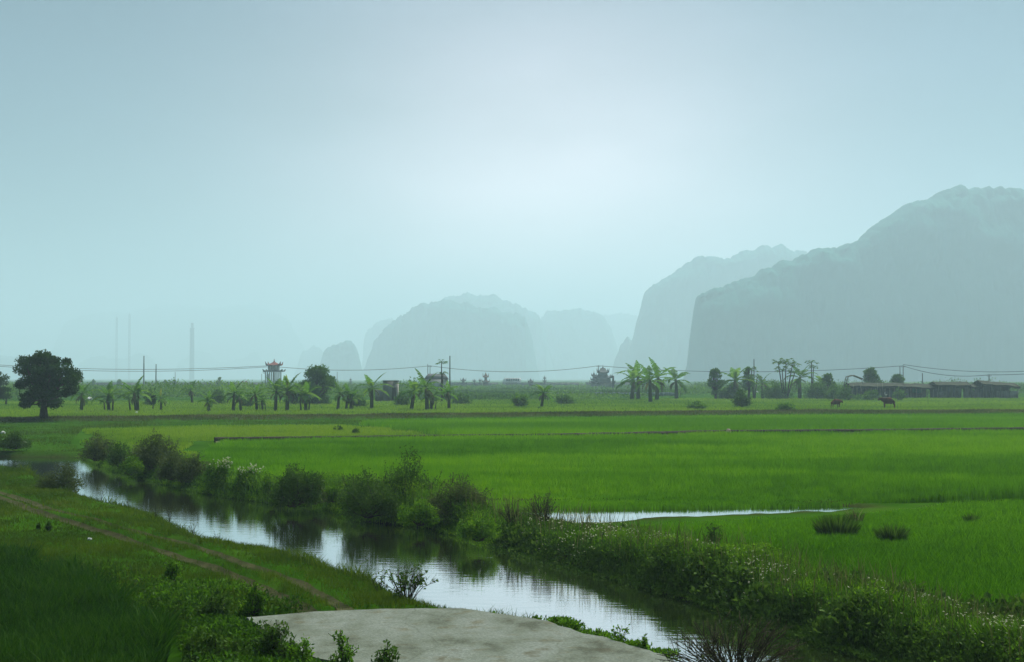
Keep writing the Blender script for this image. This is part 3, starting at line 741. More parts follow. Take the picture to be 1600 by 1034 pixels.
# ------------------------------------------------------------------ builders for the things
class MB:
    """collects shapes and links them as ONE mesh object"""
    def __init__(s): s.V, s.T, s.n, s.t = [], [], 0, []
    def add(s, V, T, tone=0.5):
        V = np.asarray(V, float).reshape(-1, 3); T = np.asarray(T, int).reshape(-1, 3)
        s.V.append(V); s.T.append(T + s.n); s.n += len(V)
        s.t.append(np.broadcast_to(np.asarray(tone, float), (len(V),)))
        return s
    def box(s, c, d, rz=0.0, taper=1.0):
        x, y, z = d[0] / 2, d[1] / 2, d[2] / 2
        V = np.array([[-x, -y, -z], [x, -y, -z], [x, y, -z], [-x, y, -z], [-x * taper, -y * taper, z], [x * taper, -y * taper, z], [x * taper, y * taper, z], [-x * taper, y * taper, z]])
        ca, sa = math.cos(rz), math.sin(rz)
        V = np.stack([V[:, 0] * ca - V[:, 1] * sa, V[:, 0] * sa + V[:, 1] * ca, V[:, 2]], 1) + np.array(c)
        return s.add(V, [[0, 2, 1], [0, 3, 2], [4, 5, 6], [4, 6, 7], [0, 1, 5], [0, 5, 4], [1, 2, 6], [1, 6, 5], [2, 3, 7], [2, 7, 6], [3, 0, 4], [3, 4, 7]])
    def tube(s, pts, rad, sides=6, tone=0.5):
        P = np.asarray(pts, float); n = len(P); R = np.broadcast_to(np.asarray(rad, float), (n,))
        D = np.gradient(P, axis=0); D /= np.linalg.norm(D, axis=1)[:, None] + 1e-9
        ref = np.array([0.31, 0.93, 0.2]) if abs(D[0][2]) > 0.7 else np.array([0, 0, 1.0])
        U = np.cross(D, ref); U /= np.linalg.norm(U, axis=1)[:, None] + 1e-9
        W = np.cross(D, U)
        a = np.arange(sides) * 2 * np.pi / sides
        V = P[:, None] + R[:, None, None] * (np.cos(a)[None, :, None] * U[:, None] + np.sin(a)[None, :, None] * W[:, None])
        T = []
        for i in range(n - 1):
            for j in range(sides):
                k = (j + 1) % sides
                a0, b0, c0, d0 = i * sides + j, i * sides + k, (i + 1) * sides + k, (i + 1) * sides + j
                T += [[a0, b0, c0], [a0, c0, d0]]
        T += [[0, j + 1, j] for j in range(1, sides - 1)] + [[(n - 1) * sides, (n - 1) * sides + j, (n - 1) * sides + j + 1] for j in range(1, sides - 1)]
        return s.add(V.reshape(-1, 3), T, tone)
    def lathe(s, c, prof, sides=12):
        a = np.arange(sides) * 2 * np.pi / sides
        V = [[c[0] + r * math.cos(t), c[1] + r * math.sin(t), c[2] + z] for r, z in prof for t in a]
        T = []
        for i in range(len(prof) - 1):
            for j in range(sides):
                k = (j + 1) % sides
                T += [[i * sides + j, i * sides + k, (i + 1) * sides + k], [i * sides + j, (i + 1) * sides + k, (i + 1) * sides + j]]
        return s.add(V, T)
    def roof(s, c, w, d, h, up=0.25, ridge=0.0, thick=0.12, n=11):
        """hip roof with hollow slopes and corners that sweep upward"""
        g = np.linspace(-1, 1, n)
        u, v = np.meshgrid(g, g, indexing='ij')
        uu = np.sign(u) * np.clip((np.abs(u) - ridge) / (1 - ridge), 0, 1)
        r = np.maximum(np.abs(uu), np.abs(v))
        z = h * (1 - r) ** 1.55 + up * h * (np.abs(u) ** 5) * (np.abs(v) ** 5) * 1.6 + 0.10 * up * h * r ** 6
        top = np.stack([c[0] + u * w / 2, c[1] + v * d / 2, c[2] + z], -1).reshape(-1, 3)
        bot = np.stack([c[0] + u * w / 2, c[1] + v * d / 2, c[2] - thick + np.minimum(z, up * h * 1.5) * (r > 0.9)], -1).reshape(-1, 3)
        T = grid_tris(n, n)
        ring = [i * n for i in range(n)] + [(n - 1) * n + j for j in range(1, n)] + [i * n + n - 1 for i in range(n - 2, -1, -1)] + [j for j in range(n - 2, 0, -1)]
        m = n * n
        side = []
        for a, b in zip(ring, ring[1:] + ring[:1]):
            side += [[a, b, b + m], [a, b + m, a + m]]
        return s.add(np.concatenate([top, bot]), np.concatenate([T[:, ::-1], T + m, np.array(side)]))
    def build(s, name, mat, parent=None, shade=False):
        me = np_mesh(name, np.concatenate(s.V), np.concatenate(s.T), tone=np.concatenate(s.t), smooth_shade=shade)
        return link(name, me, mat, parent)

def thing(name, label, cat, loc, rz=0.0, group=None):
    return tag(empty(name, loc, rz), label, cat, group)

def dup(root, loc, rz, sc, label, group=None):
    r = root.copy(); COL.objects.link(r)
    r.location = loc; r.rotation_euler = (0, 0, rz); r.scale = sc
    r['label'] = label
    if group: r['group'] = group
    for ch in list(root.children):
        c = ch.copy(); COL.objects.link(c); c.parent = r
    return r

def ground_at(px, py, z0=0.0):
    z = z0
    for _ in range(4):
        x, y = G(px, py, z); z = hz(x, y)
    return x, y, z

# ------------------------------------------------------------------ bushes
def bush(name, label, cat, px, base, top, half, mat, leaf=0.06, dens=1.0, seed=0, zbase=None, twigs=10, peak=0.0, group=None, hollow=0.35, flower=0, upright=0.6, depth=0.8):
    rng = np.random.default_rng(seed + 500)
    if zbase is None:
        x, y, z = ground_at(px, base)
    else:
        (x, y), z = G(px, base, zbase), zbase
    H = (base - top) / F * y; W = half / F * y
    t = thing(name, label, cat, (x, y, z), 0, group)
    nb = int(9 + 5 * min(2.0, W / max(H, .01)))
    C, R = [], []
    for i in range(nb):
        a = rng.uniform(0, 2 * np.pi); r = math.sqrt(rng.uniform(0, 1)) * 0.72
        cx, cy = math.cos(a) * r * W, math.sin(a) * r * W * depth
        env = (1 - r ** 2.2) * (1 - peak) + peak * max(0.0, 1 - abs(cx / W) * 1.25)
        cz = H * rng.uniform(0.18, max(0.25, 0.78 * env + 0.05))
        rr = rng.uniform(0.24, 0.40)
        C.append((cx, cy, cz)); R.append((W * rr, W * rr * depth, min(H * rr * 0.9, max(H * 0.10, H - cz))))
    for i in range(7):
        a = i * 0.9 + rng.uniform(0, .5)
        C.append((math.cos(a) * W * .62, math.sin(a) * W * .55 * depth, H * rng.uniform(.10, .26))); R.append((W * .34, W * .3 * depth, H * .24))
    C.append((0, 0, H * 0.40)); R.append((W * 0.55, W * 0.5 * depth, H * 0.38))
    C.append((rng.uniform(-.2, .2) * W, 0, H * 0.74)); R.append((W * 0.30, W * 0.28, H * 0.26))
    C, R = np.array(C), np.array(R)
    area = (R[:, 0] * R[:, 2] + R[:, 0] * R[:, 1]); n = int(np.clip(dens * 8.5 * area.sum() / leaf ** 2, 300, 34000))
    b = rng.choice(len(C), n, p=area / area.sum())
    d = rng.normal(size=(n, 3)); d /= np.linalg.norm(d, axis=1)[:, None]
    rad = (hollow + (1 - hollow) * rng.uniform(0, 1, n) ** 0.6) * (1 + 0.16 * rng.normal(size=n))
    P = C[b] + d * R[b] * rad[:, None]
    cl = vnoise(P[:, 0] / leaf / 3.2 + 50, P[:, 2] / leaf / 3.2 + P[:, 1] / leaf / 3.2, seed)
    k = (P[:, 2] > 0.0) & (cl > 0.22)
    P, b, cl = P[k], b[k], cl[k]
    btone = rng.uniform(-0.2, 0.2, len(C))
    V, T = leaves_np(P, leaf * rng.uniform(0.6, 1.4, len(P)), rng, up=upright, aspect=0.5)
    tone = np.clip(0.42 + btone[b] + 0.5 * (cl - 0.5) + rng.normal(0, 0.12, len(P)), 0, 1)
    mb = MB().add(V, T, np.repeat(tone, 4))
    st = MB()
    for i in range(len(C)):
        p0 = np.array([rng.normal(0, .06) * W, rng.normal(0, .06) * W, -0.03]); p2 = C[i]; p1 = (p0 + p2) / 2 + rng.normal(0, .05, 3) * W
        st.tube([p0, p1, p2], [0.020 * H ** .5, 0.012 * H ** .5, 0.006], 4)
    # sprigs that stand out of the outline
    for i in range(twigs):
        j = rng.integers(0, len(C)); d = rng.normal(size=3); d[2] = abs(d[2]) + 0.9; d /= np.linalg.norm(d)
        p0 = C[j] + d * R[j] * 0.6; L = H * rng.uniform(0.16, 0.34); p1 = p0 + d * L * .5; p2 = p0 + d * L + rng.normal(0, .03, 3) * H
        if p2[2] > H * 1.06: continue
        st.tube([p0, p1, p2], [0.006, 0.005, 0.003], 4)
        q = rng.uniform(0.2, 1, 12)[:, None]
        Vq, Tq = leaves_np(p0 + (p2 - p0) * q, leaf * rng.uniform(0.6, 1.2, 12), rng, up=0.4)
        mb.add(Vq, Tq, rng.uniform(0.2, 0.8, 48))
    mb.build('foliage', mat, t)
    st.build('stem', M_TWIG, t)
    if flower:
        kk = np.argsort(-P[:, 2] + rng.normal(0, .12, len(P)) * H)[:flower * 3]
        kk = rng.choice(kk, min(flower, len(kk)), replace=False)
        V, T = leaves_np(np.repeat(P[kk], 4, 0) + np.array([0, -0.02, 0.03]), np.full(4 * len(kk), 0.045), rng, up=0.8, aspect=0.9)
        MB().add(V, T, rng.uniform(0, 1, len(V))).build('flower', M_FLOWER, t)['kind'] = 'stuff'
    return t

GB = 'bushes along the right canal bank'
B = lambda *a, **k: bush('shrub', a[0], 'shrub', *a[1:], group=GB, zbase=-0.12, **k)
B('rounded grey green shrub at the far end of the canal bank', 150, 718, 674, 32, M_OLIVE, leaf=0.085, seed=1)
B('small lighter leafy shrub between the two far grey green shrubs', 187, 727, 690, 24, M_SHRUB, leaf=0.08, seed=2)
B('wide feathery dark shrub on the far canal bank, broadest of the far shrubs', 238, 737, 674, 52, M_OLIVE, leaf=0.08, seed=3, twigs=24)
B('olive shrub leaning beside the flowering shrubs on the far canal bank', 303, 752, 707, 36, M_OLIVE, leaf=0.07, seed=4, twigs=16)
B('leafy bright green shrub dotted with white flowers', 348, 760, 716, 34, M_WEED, leaf=0.07, seed=5, flower=70)
B('low pale green flowering shrub above the orange bag', 395, 765, 724, 32, M_WEED, leaf=0.07, seed=6, flower=50)
B('round dark shrub reflected in the middle of the canal', 458, 789, 723, 50, M_SHRUB, leaf=0.065, seed=7, twigs=18)
B('low light green shrub filling the gap before the tallest bush', 518, 783, 758, 26, M_WEED, leaf=0.06, seed=8)
B('broad dark leafy bush on the left flank of the tallest bush', 577, 806, 732, 57, M_SHRUB, leaf=0.06, seed=9, twigs=16)
B('tallest bush on the canal bank with a pointed leafy crown', 640, 798, 696, 60, M_SHRUB, leaf=0.06, seed=10, peak=0.75, twigs=30)
B('greyish twiggy bush sloping down right of the tallest bush', 712, 812, 741, 64, M_OLIVE, leaf=0.05, seed=11, dens=0.7, twigs=40, hollow=0.1)
B('small bright bush at the foot of the tallest bush', 655, 818, 778, 36, M_WEED, leaf=0.055, seed=12)
B('low bright bush spilling to the water right of the twiggy bush', 748, 842, 806, 40, M_WEED, leaf=0.055, seed=14)
B('low grey green bush filling the gap after the broad feathery shrub', 272, 748, 706, 30, M_OLIVE, leaf=0.065, seed=61, twigs=14)
B('small light bush between the flowering shrubs and the round dark shrub', 424, 775, 736, 24, M_WEED, leaf=0.06, seed=62, twigs=10)
B('pale bush on the right flank of the round dark shrub', 494, 785, 748, 20, M_OLIVE, leaf=0.055, seed=63, twigs=10)
B('low fresh green plants below the broad feathery shrub at the water', 205, 740, 712, 26, M_WEED, leaf=0.06, seed=64, twigs=8)
bush('shrub', 'dark narrow upright shrub standing alone among white flowers', 'shrub', 1113, 864, 817, 18, M_SHRUB, leaf=0.045, seed=15, twigs=14, zbase=-0.02, depth=1.0)
bush('shrub', 'dark straggly shrub on the left bank at the canal bend', 'shrub', 92, 771, 720, 44, M_OLIVE, leaf=0.06, seed=16, dens=0.8, twigs=20, zbase=-0.2)
bush('shrub', 'low dark bush at the left edge below the big round tree', 'shrub', 22, 700, 672, 34, M_SHRUB, leaf=0.09, seed=17, zbase=0)
bush('shrub', 'small dark clump in the pale field left of its twin', 'shrub', 528, 672, 664, 8, M_SHRUB, leaf=0.09, seed=18, zbase=0)
bush('shrub', 'small dark clump in the pale field right of its twin', 'shrub', 556, 677, 669, 7, M_SHRUB, leaf=0.09, seed=19, zbase=0)
bush('shrub', 'small dark weed on the left bank above the white scrap', 'weed', 76, 828, 813, 6, M_SHRUB, leaf=0.04, seed=20)
bush('shrub', 'smaller of two dark weeds on the left bank turf', 'weed', 60, 826, 817, 4, M_SHRUB, leaf=0.04, seed=21)
bush('shrub', 'upright feathery weed between the wheel track and the dark rice', 'weed', 268, 905, 873, 18, M_WEED, leaf=0.045, seed=22, twigs=16)
bush('shrub', 'tall leafy weed beside the end of the wheel track', 'weed', 395, 958, 912, 22, M_WEED, leaf=0.045, seed=23, twigs=16)
bush('shrub', 'bright bushy weed nearest the corner of the concrete', 'weed', 335, 968, 922, 34, M_SHRUB, leaf=0.05, seed=24, twigs=16)
bush('shrub', 'dark weed clump overhanging the left edge of the concrete', 'weed', 425, 1030, 972, 42, M_SHRUB, leaf=0.045, seed=25, twigs=20)
bush('shrub', 'dense weed clump between the dark rice and the concrete', 'weed', 335, 1048, 980, 60, M_SHRUB, leaf=0.05, seed=26, twigs=24)
bush('shrub', 'pointed feathery weed in front of the concrete edge', 'weed', 470, 1052, 993, 30, M_WEED, leaf=0.04, seed=27, twigs=20, peak=0.5, zbase=0.0)
bush('shrub', 'tall slender weed with tiered leaves in front of the concrete', 'weed', 533, 1062, 988, 26, M_WEED, leaf=0.04, seed=28, twigs=30, peak=0.9, dens=0.5, zbase=0.0)
bush('shrub', 'round leafed weed in front of the concrete, rightmost of three', 'weed', 605, 1062, 1004, 32, M_SHRUB, leaf=0.055, seed=29, twigs=14, dens=0.35, hollow=0.1, zbase=0.0)
# scrub at the far field edge
for a in [('leafy scrub hiding the left end of the long bamboo shed', 1326, 624, 602, 20, 34), ('low scrub before the middle of the long bamboo shed', 1362, 624, 608, 18, 35), ('grey green scrub between the long shed and the teal sheet', 1404, 624, 606, 12, 36),
          ('scrub clump at the foot of the papaya trees in the right grove', 1215, 622, 596, 26, 37), ('scrub clump below the tallest banana of the right grove', 1140, 622, 598, 24, 38), ('leafy scrub right of the slim papaya in the grove', 1276, 622, 594, 22, 39),
          ('low scrub beneath the low tree beside the first shed', 1302, 623, 599, 16, 40), ('scrub at the foot of the paired bananas left of the pagoda tower', 386, 634, 615, 14, 41), ('scrub filling the gap left of the stout banana', 560, 634, 614, 16, 42),
          ('scrub filling the gap between the grey hut and the full crowned banana', 628, 632, 612, 14, 43), ('scrub below the lone tall pole', 722, 630, 612, 18, 44), ('scrub between the two left poles', 234, 632, 608, 12, 45),
          ('scrub behind the short dark banana clump', 340, 630, 608, 16, 46), ('dark scrub beside the soft round tree', 458, 630, 604, 18, 47), ('low leafy scrub right of the lone yellowish banana', 884, 630, 617, 20, 48)]:
    bush('shrub', a[0], 'shrub', a[1], a[2], a[3], a[4], M_SCRUB, leaf=0.30, seed=a[5], zbase=0.0, twigs=8)
bush('shrub', 'spiky dark scrub clump on the far dike left of the cows', 'shrub', 1160, 634, 609, 16, M_SHRUB, leaf=0.28, seed=30, zbase=0.1, twigs=20)
bush('shrub', 'low green mound of scrub on the dike left of the spiky clump', 'shrub', 1088, 637, 626, 18, M_WEED, leaf=0.2, seed=31, zbase=0.1)
bush('shrub', 'low green mound of scrub on the dike right of the spiky clump', 'shrub', 1226, 640, 629, 17, M_WEED, leaf=0.2, seed=32, zbase=0.1)
bush('shrub', 'leafy green bush beneath the round tree behind the banana row', 'shrub', 812, 634, 610, 15, M_WEED, leaf=0.25, seed=33, zbase=0.0)

# twiggy dead stalks beside the flooded paddy
def stalks(label, px, base, top, half, n, mat_leafy, seed, leaf=0.03, leaves=8, zb=None, rad=0.005, name='bare_shrub', cat='shrub', fork=3, spread=1.0):
    rng = np.random.default_rng(seed)
    if zb is None: x, y, z = ground_at(px, base)
    else: (x, y), z = G(px, base, zb), zb
    H = (base - top) / F * y; W = half / F * y
    t = thing(name, label, cat, (x, y, z))
    st, lf = MB(), MB()
    for i in range(n):
        a = rng.uniform(0, 2 * np.pi); k = math.sqrt(rng.uniform(0.0, 1)) * spread
        tip = np.array([math.cos(a) * k * W, math.sin(a) * k * W * 0.7, H * rng.uniform(0.6, 1.0) * math.sqrt(max(0.12, 1 - 0.72 * k * k))])
        p0 = np.array([rng.normal(0, .04) * W, rng.normal(0, .04) * W, -0.04])
        bend = np.array([0, 0, 0.12 * H * k])
        f = lambda q: p0 + (tip - p0) * q + bend * math.sin(q * math.pi) + 0.03 * H * math.sin(q * 7 + i) * np.array([math.cos(i), math.sin(i * 2), 0])
        qs = np.linspace(0, 1, 6)
        pts = np.array([f(q) for q in qs])
        st.tube(pts, rad * np.linspace(1.5, 0.45, 6), 4)
        for j in range(fork):
            q = rng.uniform(0.35, 0.9); b0 = f(q); d = (tip - p0) / np.linalg.norm(tip - p0) + rng.normal(0, 0.45, 3); d /= np.linalg.norm(d)
            b2 = b0 + d * H * rng.uniform(0.12, 0.3)
            st.tube([b0, (b0 + b2) / 2 + rng.normal(0, .01, 3), b2], [rad * .7, rad * .55, rad * .35], 3)
            if leaves:
                m = rng.integers(1, leaves + 1); q2 = rng.uniform(0.3, 1, m)[:, None]
                V, T = leaves_np(b0 + (b2 - b0) * q2, leaf * rng.uniform(.6, 1.3, m), rng, up=0.3, aspect=0.6)
                lf.add(V, T, rng.uniform(0, 1, len(V)))
    st.build('stem', M_TWIG, t)
    if lf.n: lf.build('foliage', mat_leafy, t)
    return t
stalks('bare twiggy bush fanning out at the water edge in front of the canal', 1150, 1085, 955, 128, 95, M_OLIVE, 3, leaf=0.025, leaves=1, zb=-0.2, rad=0.0065, fork=5)
stalks('thin leafed bush on the left bank against the bright water', 634, 944, 878, 46, 30, M_SHRUB, 4, leaf=0.05, leaves=7, zb=-0.06, rad=0.005, fork=4)
stalks('sparse sprig leaning over the water left of the thin leafed bush', 592, 930, 882, 16, 6, M_SHRUB, 5, leaf=0.04, leaves=4, zb=-0.04, rad=0.004)
stalks('grey dead stalks in front of the flooded paddy', 850, 826, 762, 34, 34, M_OLIVE, 6, leaf=0.04, leaves=5, zb=0.0, rad=0.006, fork=4)
stalks('second clump of dead stalks left of the flooded paddy gap', 800, 826, 778, 28, 22, M_OLIVE, 7, leaf=0.04, leaves=5, zb=0.0, rad=0.006, fork=4)
stalks('small sprig of stalks at the right end of the open paddy water', 890, 830, 795, 14, 10, M_OLIVE, 8, leaf=0.035, leaves=4, zb=0.0, rad=0.005)
stalks('tall thin stalks rising at the muddy end of the paddy', 1337, 815, 792, 10, 8, M_OLIVE, 9, leaf=0.035, leaves=2, zb=-0.02, rad=0.005)
for i, (px, py, h_) in enumerate([(158, 779, 26), (200, 794, 20), (265, 812, 30), (302, 833, 24), (338, 851, 26), (243, 806, 22)]):
    stalks(['thin reed stalks on the left bank below the canal bend', 'short reed stalks second along the left bank turf edge', 'tallest reed stalks at the notch of the left bank',
            'reed stalks just past the notch of the left bank', 'leaning reed stalks where the left bank widens', 'short reeds just before the notch of the left bank'][i],
           px, py, py - h_, 9, 7, M_OLIVE, 20 + i, leaf=0.035, leaves=2, zb=-0.1, rad=0.0035, name='reed', cat='reeds', fork=2)
for i, (px, py, h_, w_) in enumerate([(970, 1010, 42, 12), (935, 1000, 22, 10), (1005, 1022, 36, 13), (900, 990, 22, 12), (868, 980, 16, 10), (842, 972, 12, 9), (770, 964, 10, 8)]):
    stalks(['tallest leafy weed on the water edge of the concrete', 'short weed left of the tallest one on the concrete edge', 'leafy weed at the near end of the concrete edge beside the water',
            'spreading weed midway along the water edge of the concrete', 'low weed where the concrete edge meets the water', 'tiny weed on the far curve of the concrete edge', 'smallest weed at the top of the concrete edge'][i],
           px, py, py - h_, w_, 7, M_WEED, 40 + i, leaf=0.05, leaves=6, zb=-0.05, rad=0.003, name='edge_weed', cat='weed', fork=4)
ex = np.array([G(a, b_, 0.0) for a, b_ in [(850, 972), (899, 988), (942, 1000), (984, 1012), (1040, 1030)]])
x, y = along(ex, 1500, 0.09)
weed_mass('edge_weeds', x + 0.08, y + 0.08, x * 0 - 0.12, 0.10 + 0.14 * vnoise(x * 3, y * 3, 5), 4, 0.045, M_WEED, RNG.uniform(0.2, 0.7, len(x)), spread=0.03)

# grass tufts in the lower field
def tuft(label, px, base, top, half, n, seed, mat):
    rng = np.random.default_rng(seed)
    x, y, z = ground_at(px, base)
    H = (base - top) / F * y; W = half / F * y
    a = rng.uniform(0, 2 * np.pi, n); r = np.sqrt(rng.uniform(0, 1, n)) * W * 0.75
    bx, by = np.cos(a) * r, np.sin(a) * r * 0.8
    h = H * rng.uniform(0.25, 1.08, n) * (1 - 0.55 * (r / W) ** 2)
    lean = r / W * 0.5 * h + rng.uniform(0, 0.3, n) * h
    mx, my = bx + np.cos(a) * lean * .35, by + np.sin(a) * lean * .35
    tx, ty = bx + np.cos(a) * lean, by + np.sin(a) * lean
    w = 0.010 * rng.uniform(.7, 1.5, n); f_ = rng.uniform(0, 2 * np.pi, n); wx, wy = np.cos(f_) * w, np.sin(f_) * w
    V = np.stack([np.stack([bx - wx * .6, by - wy * .6, bx * 0 - .03], 1), np.stack([bx + wx * .6, by + wy * .6, bx * 0 - .03], 1), np.stack([mx - wx, my - wy, h * .6], 1), np.stack([mx + wx, my + wy, h * .6], 1), np.stack([tx, ty, h], 1)], 1)
    b = np.arange(n)[:, None] * 5
    T = np.stack([b + np.array([0, 1, 3]), b + np.array([0, 3, 2]), b + np.array([2, 3, 4])], 1).reshape(-1, 3)
    o = MB().add(V.reshape(-1, 3), T, np.repeat(rng.uniform(0, 1, n), 5)).build('grass_tuft', mat)
    o.location = (x, y, z)
    return tag(o, label, 'grass tuft', 'dark grass tufts in the lower field')
tuft('largest dark grass tuft in the lower right field', 1308, 844, 799, 36, 1500, 1, M_SHRUB)
tuft('round dark grass tuft right of the largest one', 1394, 852, 815, 25, 900, 2, M_SHRUB)
tuft('smallest dark tuft near the far edge of the lower field', 1517, 818, 799, 12, 300, 3, M_SHRUB)
tuft('thin upright grass tuft at the muddy end of the flooded paddy', 1335, 818, 790, 14, 60, 4, M_STRAW)

# ------------------------------------------------------------------ big round tree and other broadleaf trees
M_TREE = mat_leaf('dark_tree_leaf', [(0.0, (0.012, 0.036, 0.004)), (0.5, (0.022, 0.066, 0.006)), (1.0, (0.042, 0.105, 0.010))], 0.3, 0.01)
M_TREE2 = mat_leaf('pale_tree_leaf', [(0.0, (0.038, 0.105, 0.012)), (0.5, (0.072, 0.175, 0.020)), (1.0, (0.12, 0.24, 0.03))], 0.35, 0.01)
def tree(name, label, px, base, top, half, mat, seed, leaf, Y=None, shape='round', cat='tree', group=None, n=None, trunk=0.3, zb=0.0):
    rng = np.random.default_rng(seed)
    if Y is None:
        x, y, z = ground_at(px, base)
    else:
        p = PD(px, base, Y); x, y, z = p[0], Y, zb
    H = PD(px, top, y)[2] - z; W = half / F * y
    t = thing(name, label, cat, (x, y, z))
    C, R = [], []
    nb = 70 if shape == 'mushroom' else 40
    for i in range(nb):
        if shape == 'mushroom':
            v = rng.uniform(0, 1) ** 0.75
            prof = np.interp(v, [0, 0.18, 0.45, 0.7, 0.88, 1.0], [0.42, 0.80, 0.97, 0.93, 0.62, 0.26])
            zz = H * (0.16 + 0.79 * v)
        else:
            v = rng.uniform(0, 1)
            prof = np.interp(v, [0, 0.3, 0.6, 1.0], [0.6, 0.9, 0.75, 0.2]) ; zz = H * (trunk + (0.92 - trunk) * v)
        a = rng.uniform(0, 2 * np.pi); r = math.sqrt(rng.uniform(0.02, 1)) * prof
        C.append((math.cos(a) * r * W * 0.86, math.sin(a) * r * W * 0.86, zz)); k = rng.uniform(0.11, 0.24) * (1 if shape == 'mushroom' else 1.35)
        R.append((W * k, W * k, min(W, H) * k * 0.62))
    C, R = np.array(C), np.array(R)
    n = n or int(np.clip(18.0 * (R[:, 0] * (R[:, 2] + R[:, 1])).sum() / leaf ** 2, 500, 60000))
    b = rng.choice(nb, n); d = rng.normal(size=(n, 3)); d /= np.linalg.norm(d, axis=1)[:, None]
    P = C[b] + d * R[b] * (0.3 + 0.75 * rng.uniform(0, 1, n)[:, None] ** 0.6)
    V, T = leaves_np(P, leaf * rng.uniform(.6, 1.4, n), rng, up=0.5, aspect=0.6)
    tone = np.clip(0.4 + rng.uniform(-.25, .25, nb)[b] + 0.25 * d[:, 2] * 0 + rng.normal(0, .15, n), 0, 1)
    mb = MB().add(V, T, np.repeat(tone, 4))
    tr = MB()
    th = H * (0.36 if shape == 'mushroom' else trunk + 0.15)
    tr.tube([(0, 0, -0.15), (0.03 * W, 0, th * .5), (0, 0.02 * W, th)], [0.048 * H, 0.036 * H, 0.028 * H], 8)
    for i in range(nb):
        s0 = np.array([0, 0, th * rng.uniform(0.6, 1.0)])
        tr.tube([s0, (s0 + C[i]) / 2 + rng.normal(0, .05, 3) * W, C[i]], [0.020 * H, 0.012 * H, 0.004 * H], 5)
    if shape == 'mushroom':
        for a in (0.6, 2.4, 3.9, 5.3):
            tr.tube([(math.cos(a) * .055 * H, math.sin(a) * .055 * H, -.15), (math.cos(a) * .035 * H, math.sin(a) * .035 * H, th * .3), (0, 0, th * .75)], [.02 * H, .025 * H, .02 * H], 6)
    mb.build('crown', mat, t); tr.build('trunk', M_BARK, t)
    return t
tree('round_tree', 'big dark round crowned tree standing on the field edge at left', 68, 657, 549, 66, M_TREE, 1, 0.17, shape='mushroom')
tree('broadleaf_tree', 'dark tree cut by the left edge of the picture behind the round tree', -14, 640, 579, 34, M_TREE, 2, 0.22, Y=165, shape='mushroom')
tree('broadleaf_tree', 'soft round light green tree behind the banana plants right of the pagoda tower', 497, 628, 573, 44, M_TREE2, 3, 0.24, Y=190, trunk=0.05)
tree('broadleaf_tree', 'bushy pale tree left of the tall banana in the right grove', 1118, 612, 572, 16, M_TREE2, 4, 0.30, Y=235, trunk=0.15)
tree('broadleaf_tree', 'pointed tree rising behind the thatched shed left of the cow', 1361, 612, 572, 22, M_TREE2, 5, 0.32, Y=262, trunk=0.10)
tree('broadleaf_tree', 'low rounded tree behind the sheds below the paired poles', 1402, 612, 584, 20, M_TREE2, 6, 0.32, Y=262, trunk=0.15)
tree('broadleaf_tree', 'low dense tree at the right end of the grove beside the first shed', 1294, 612, 583, 18, M_TREE2, 7, 0.30, Y=240, trunk=0.10)
tree('broadleaf_tree', 'feathery small tree between the tall banana and the pole', 1170, 612, 571, 13, M_TREE2, 8, 0.30, Y=238, trunk=0.25, n=1600)
tree('broadleaf_tree', 'small clipped round tree among the bananas left of the lattice tower', 239, 641, 616, 9, M_TREE, 9, 0.16, Y=158, trunk=0.35)
tree('conifer', 'small pointed dark tree far off left of the pagoda tower', 343, 600, 588, 6, M_TREE2, 10, 0.5, Y=520, trunk=0.08)
for i, (px, w_) in enumerate([(258, 4), (273, 3.5), (186, 5), (146, 4)]):
    tree('conifer', ['small round far tree right of the second pole', 'tiny far tree second right of the second pole', 'far round tree behind the banana clumps', 'far low tree just right of the red tiered shrine'][i],
         px, 602, 593 - (i > 1), w_, M_TREE2, 11 + i, 0.5, Y=520, trunk=0.1, n=500)

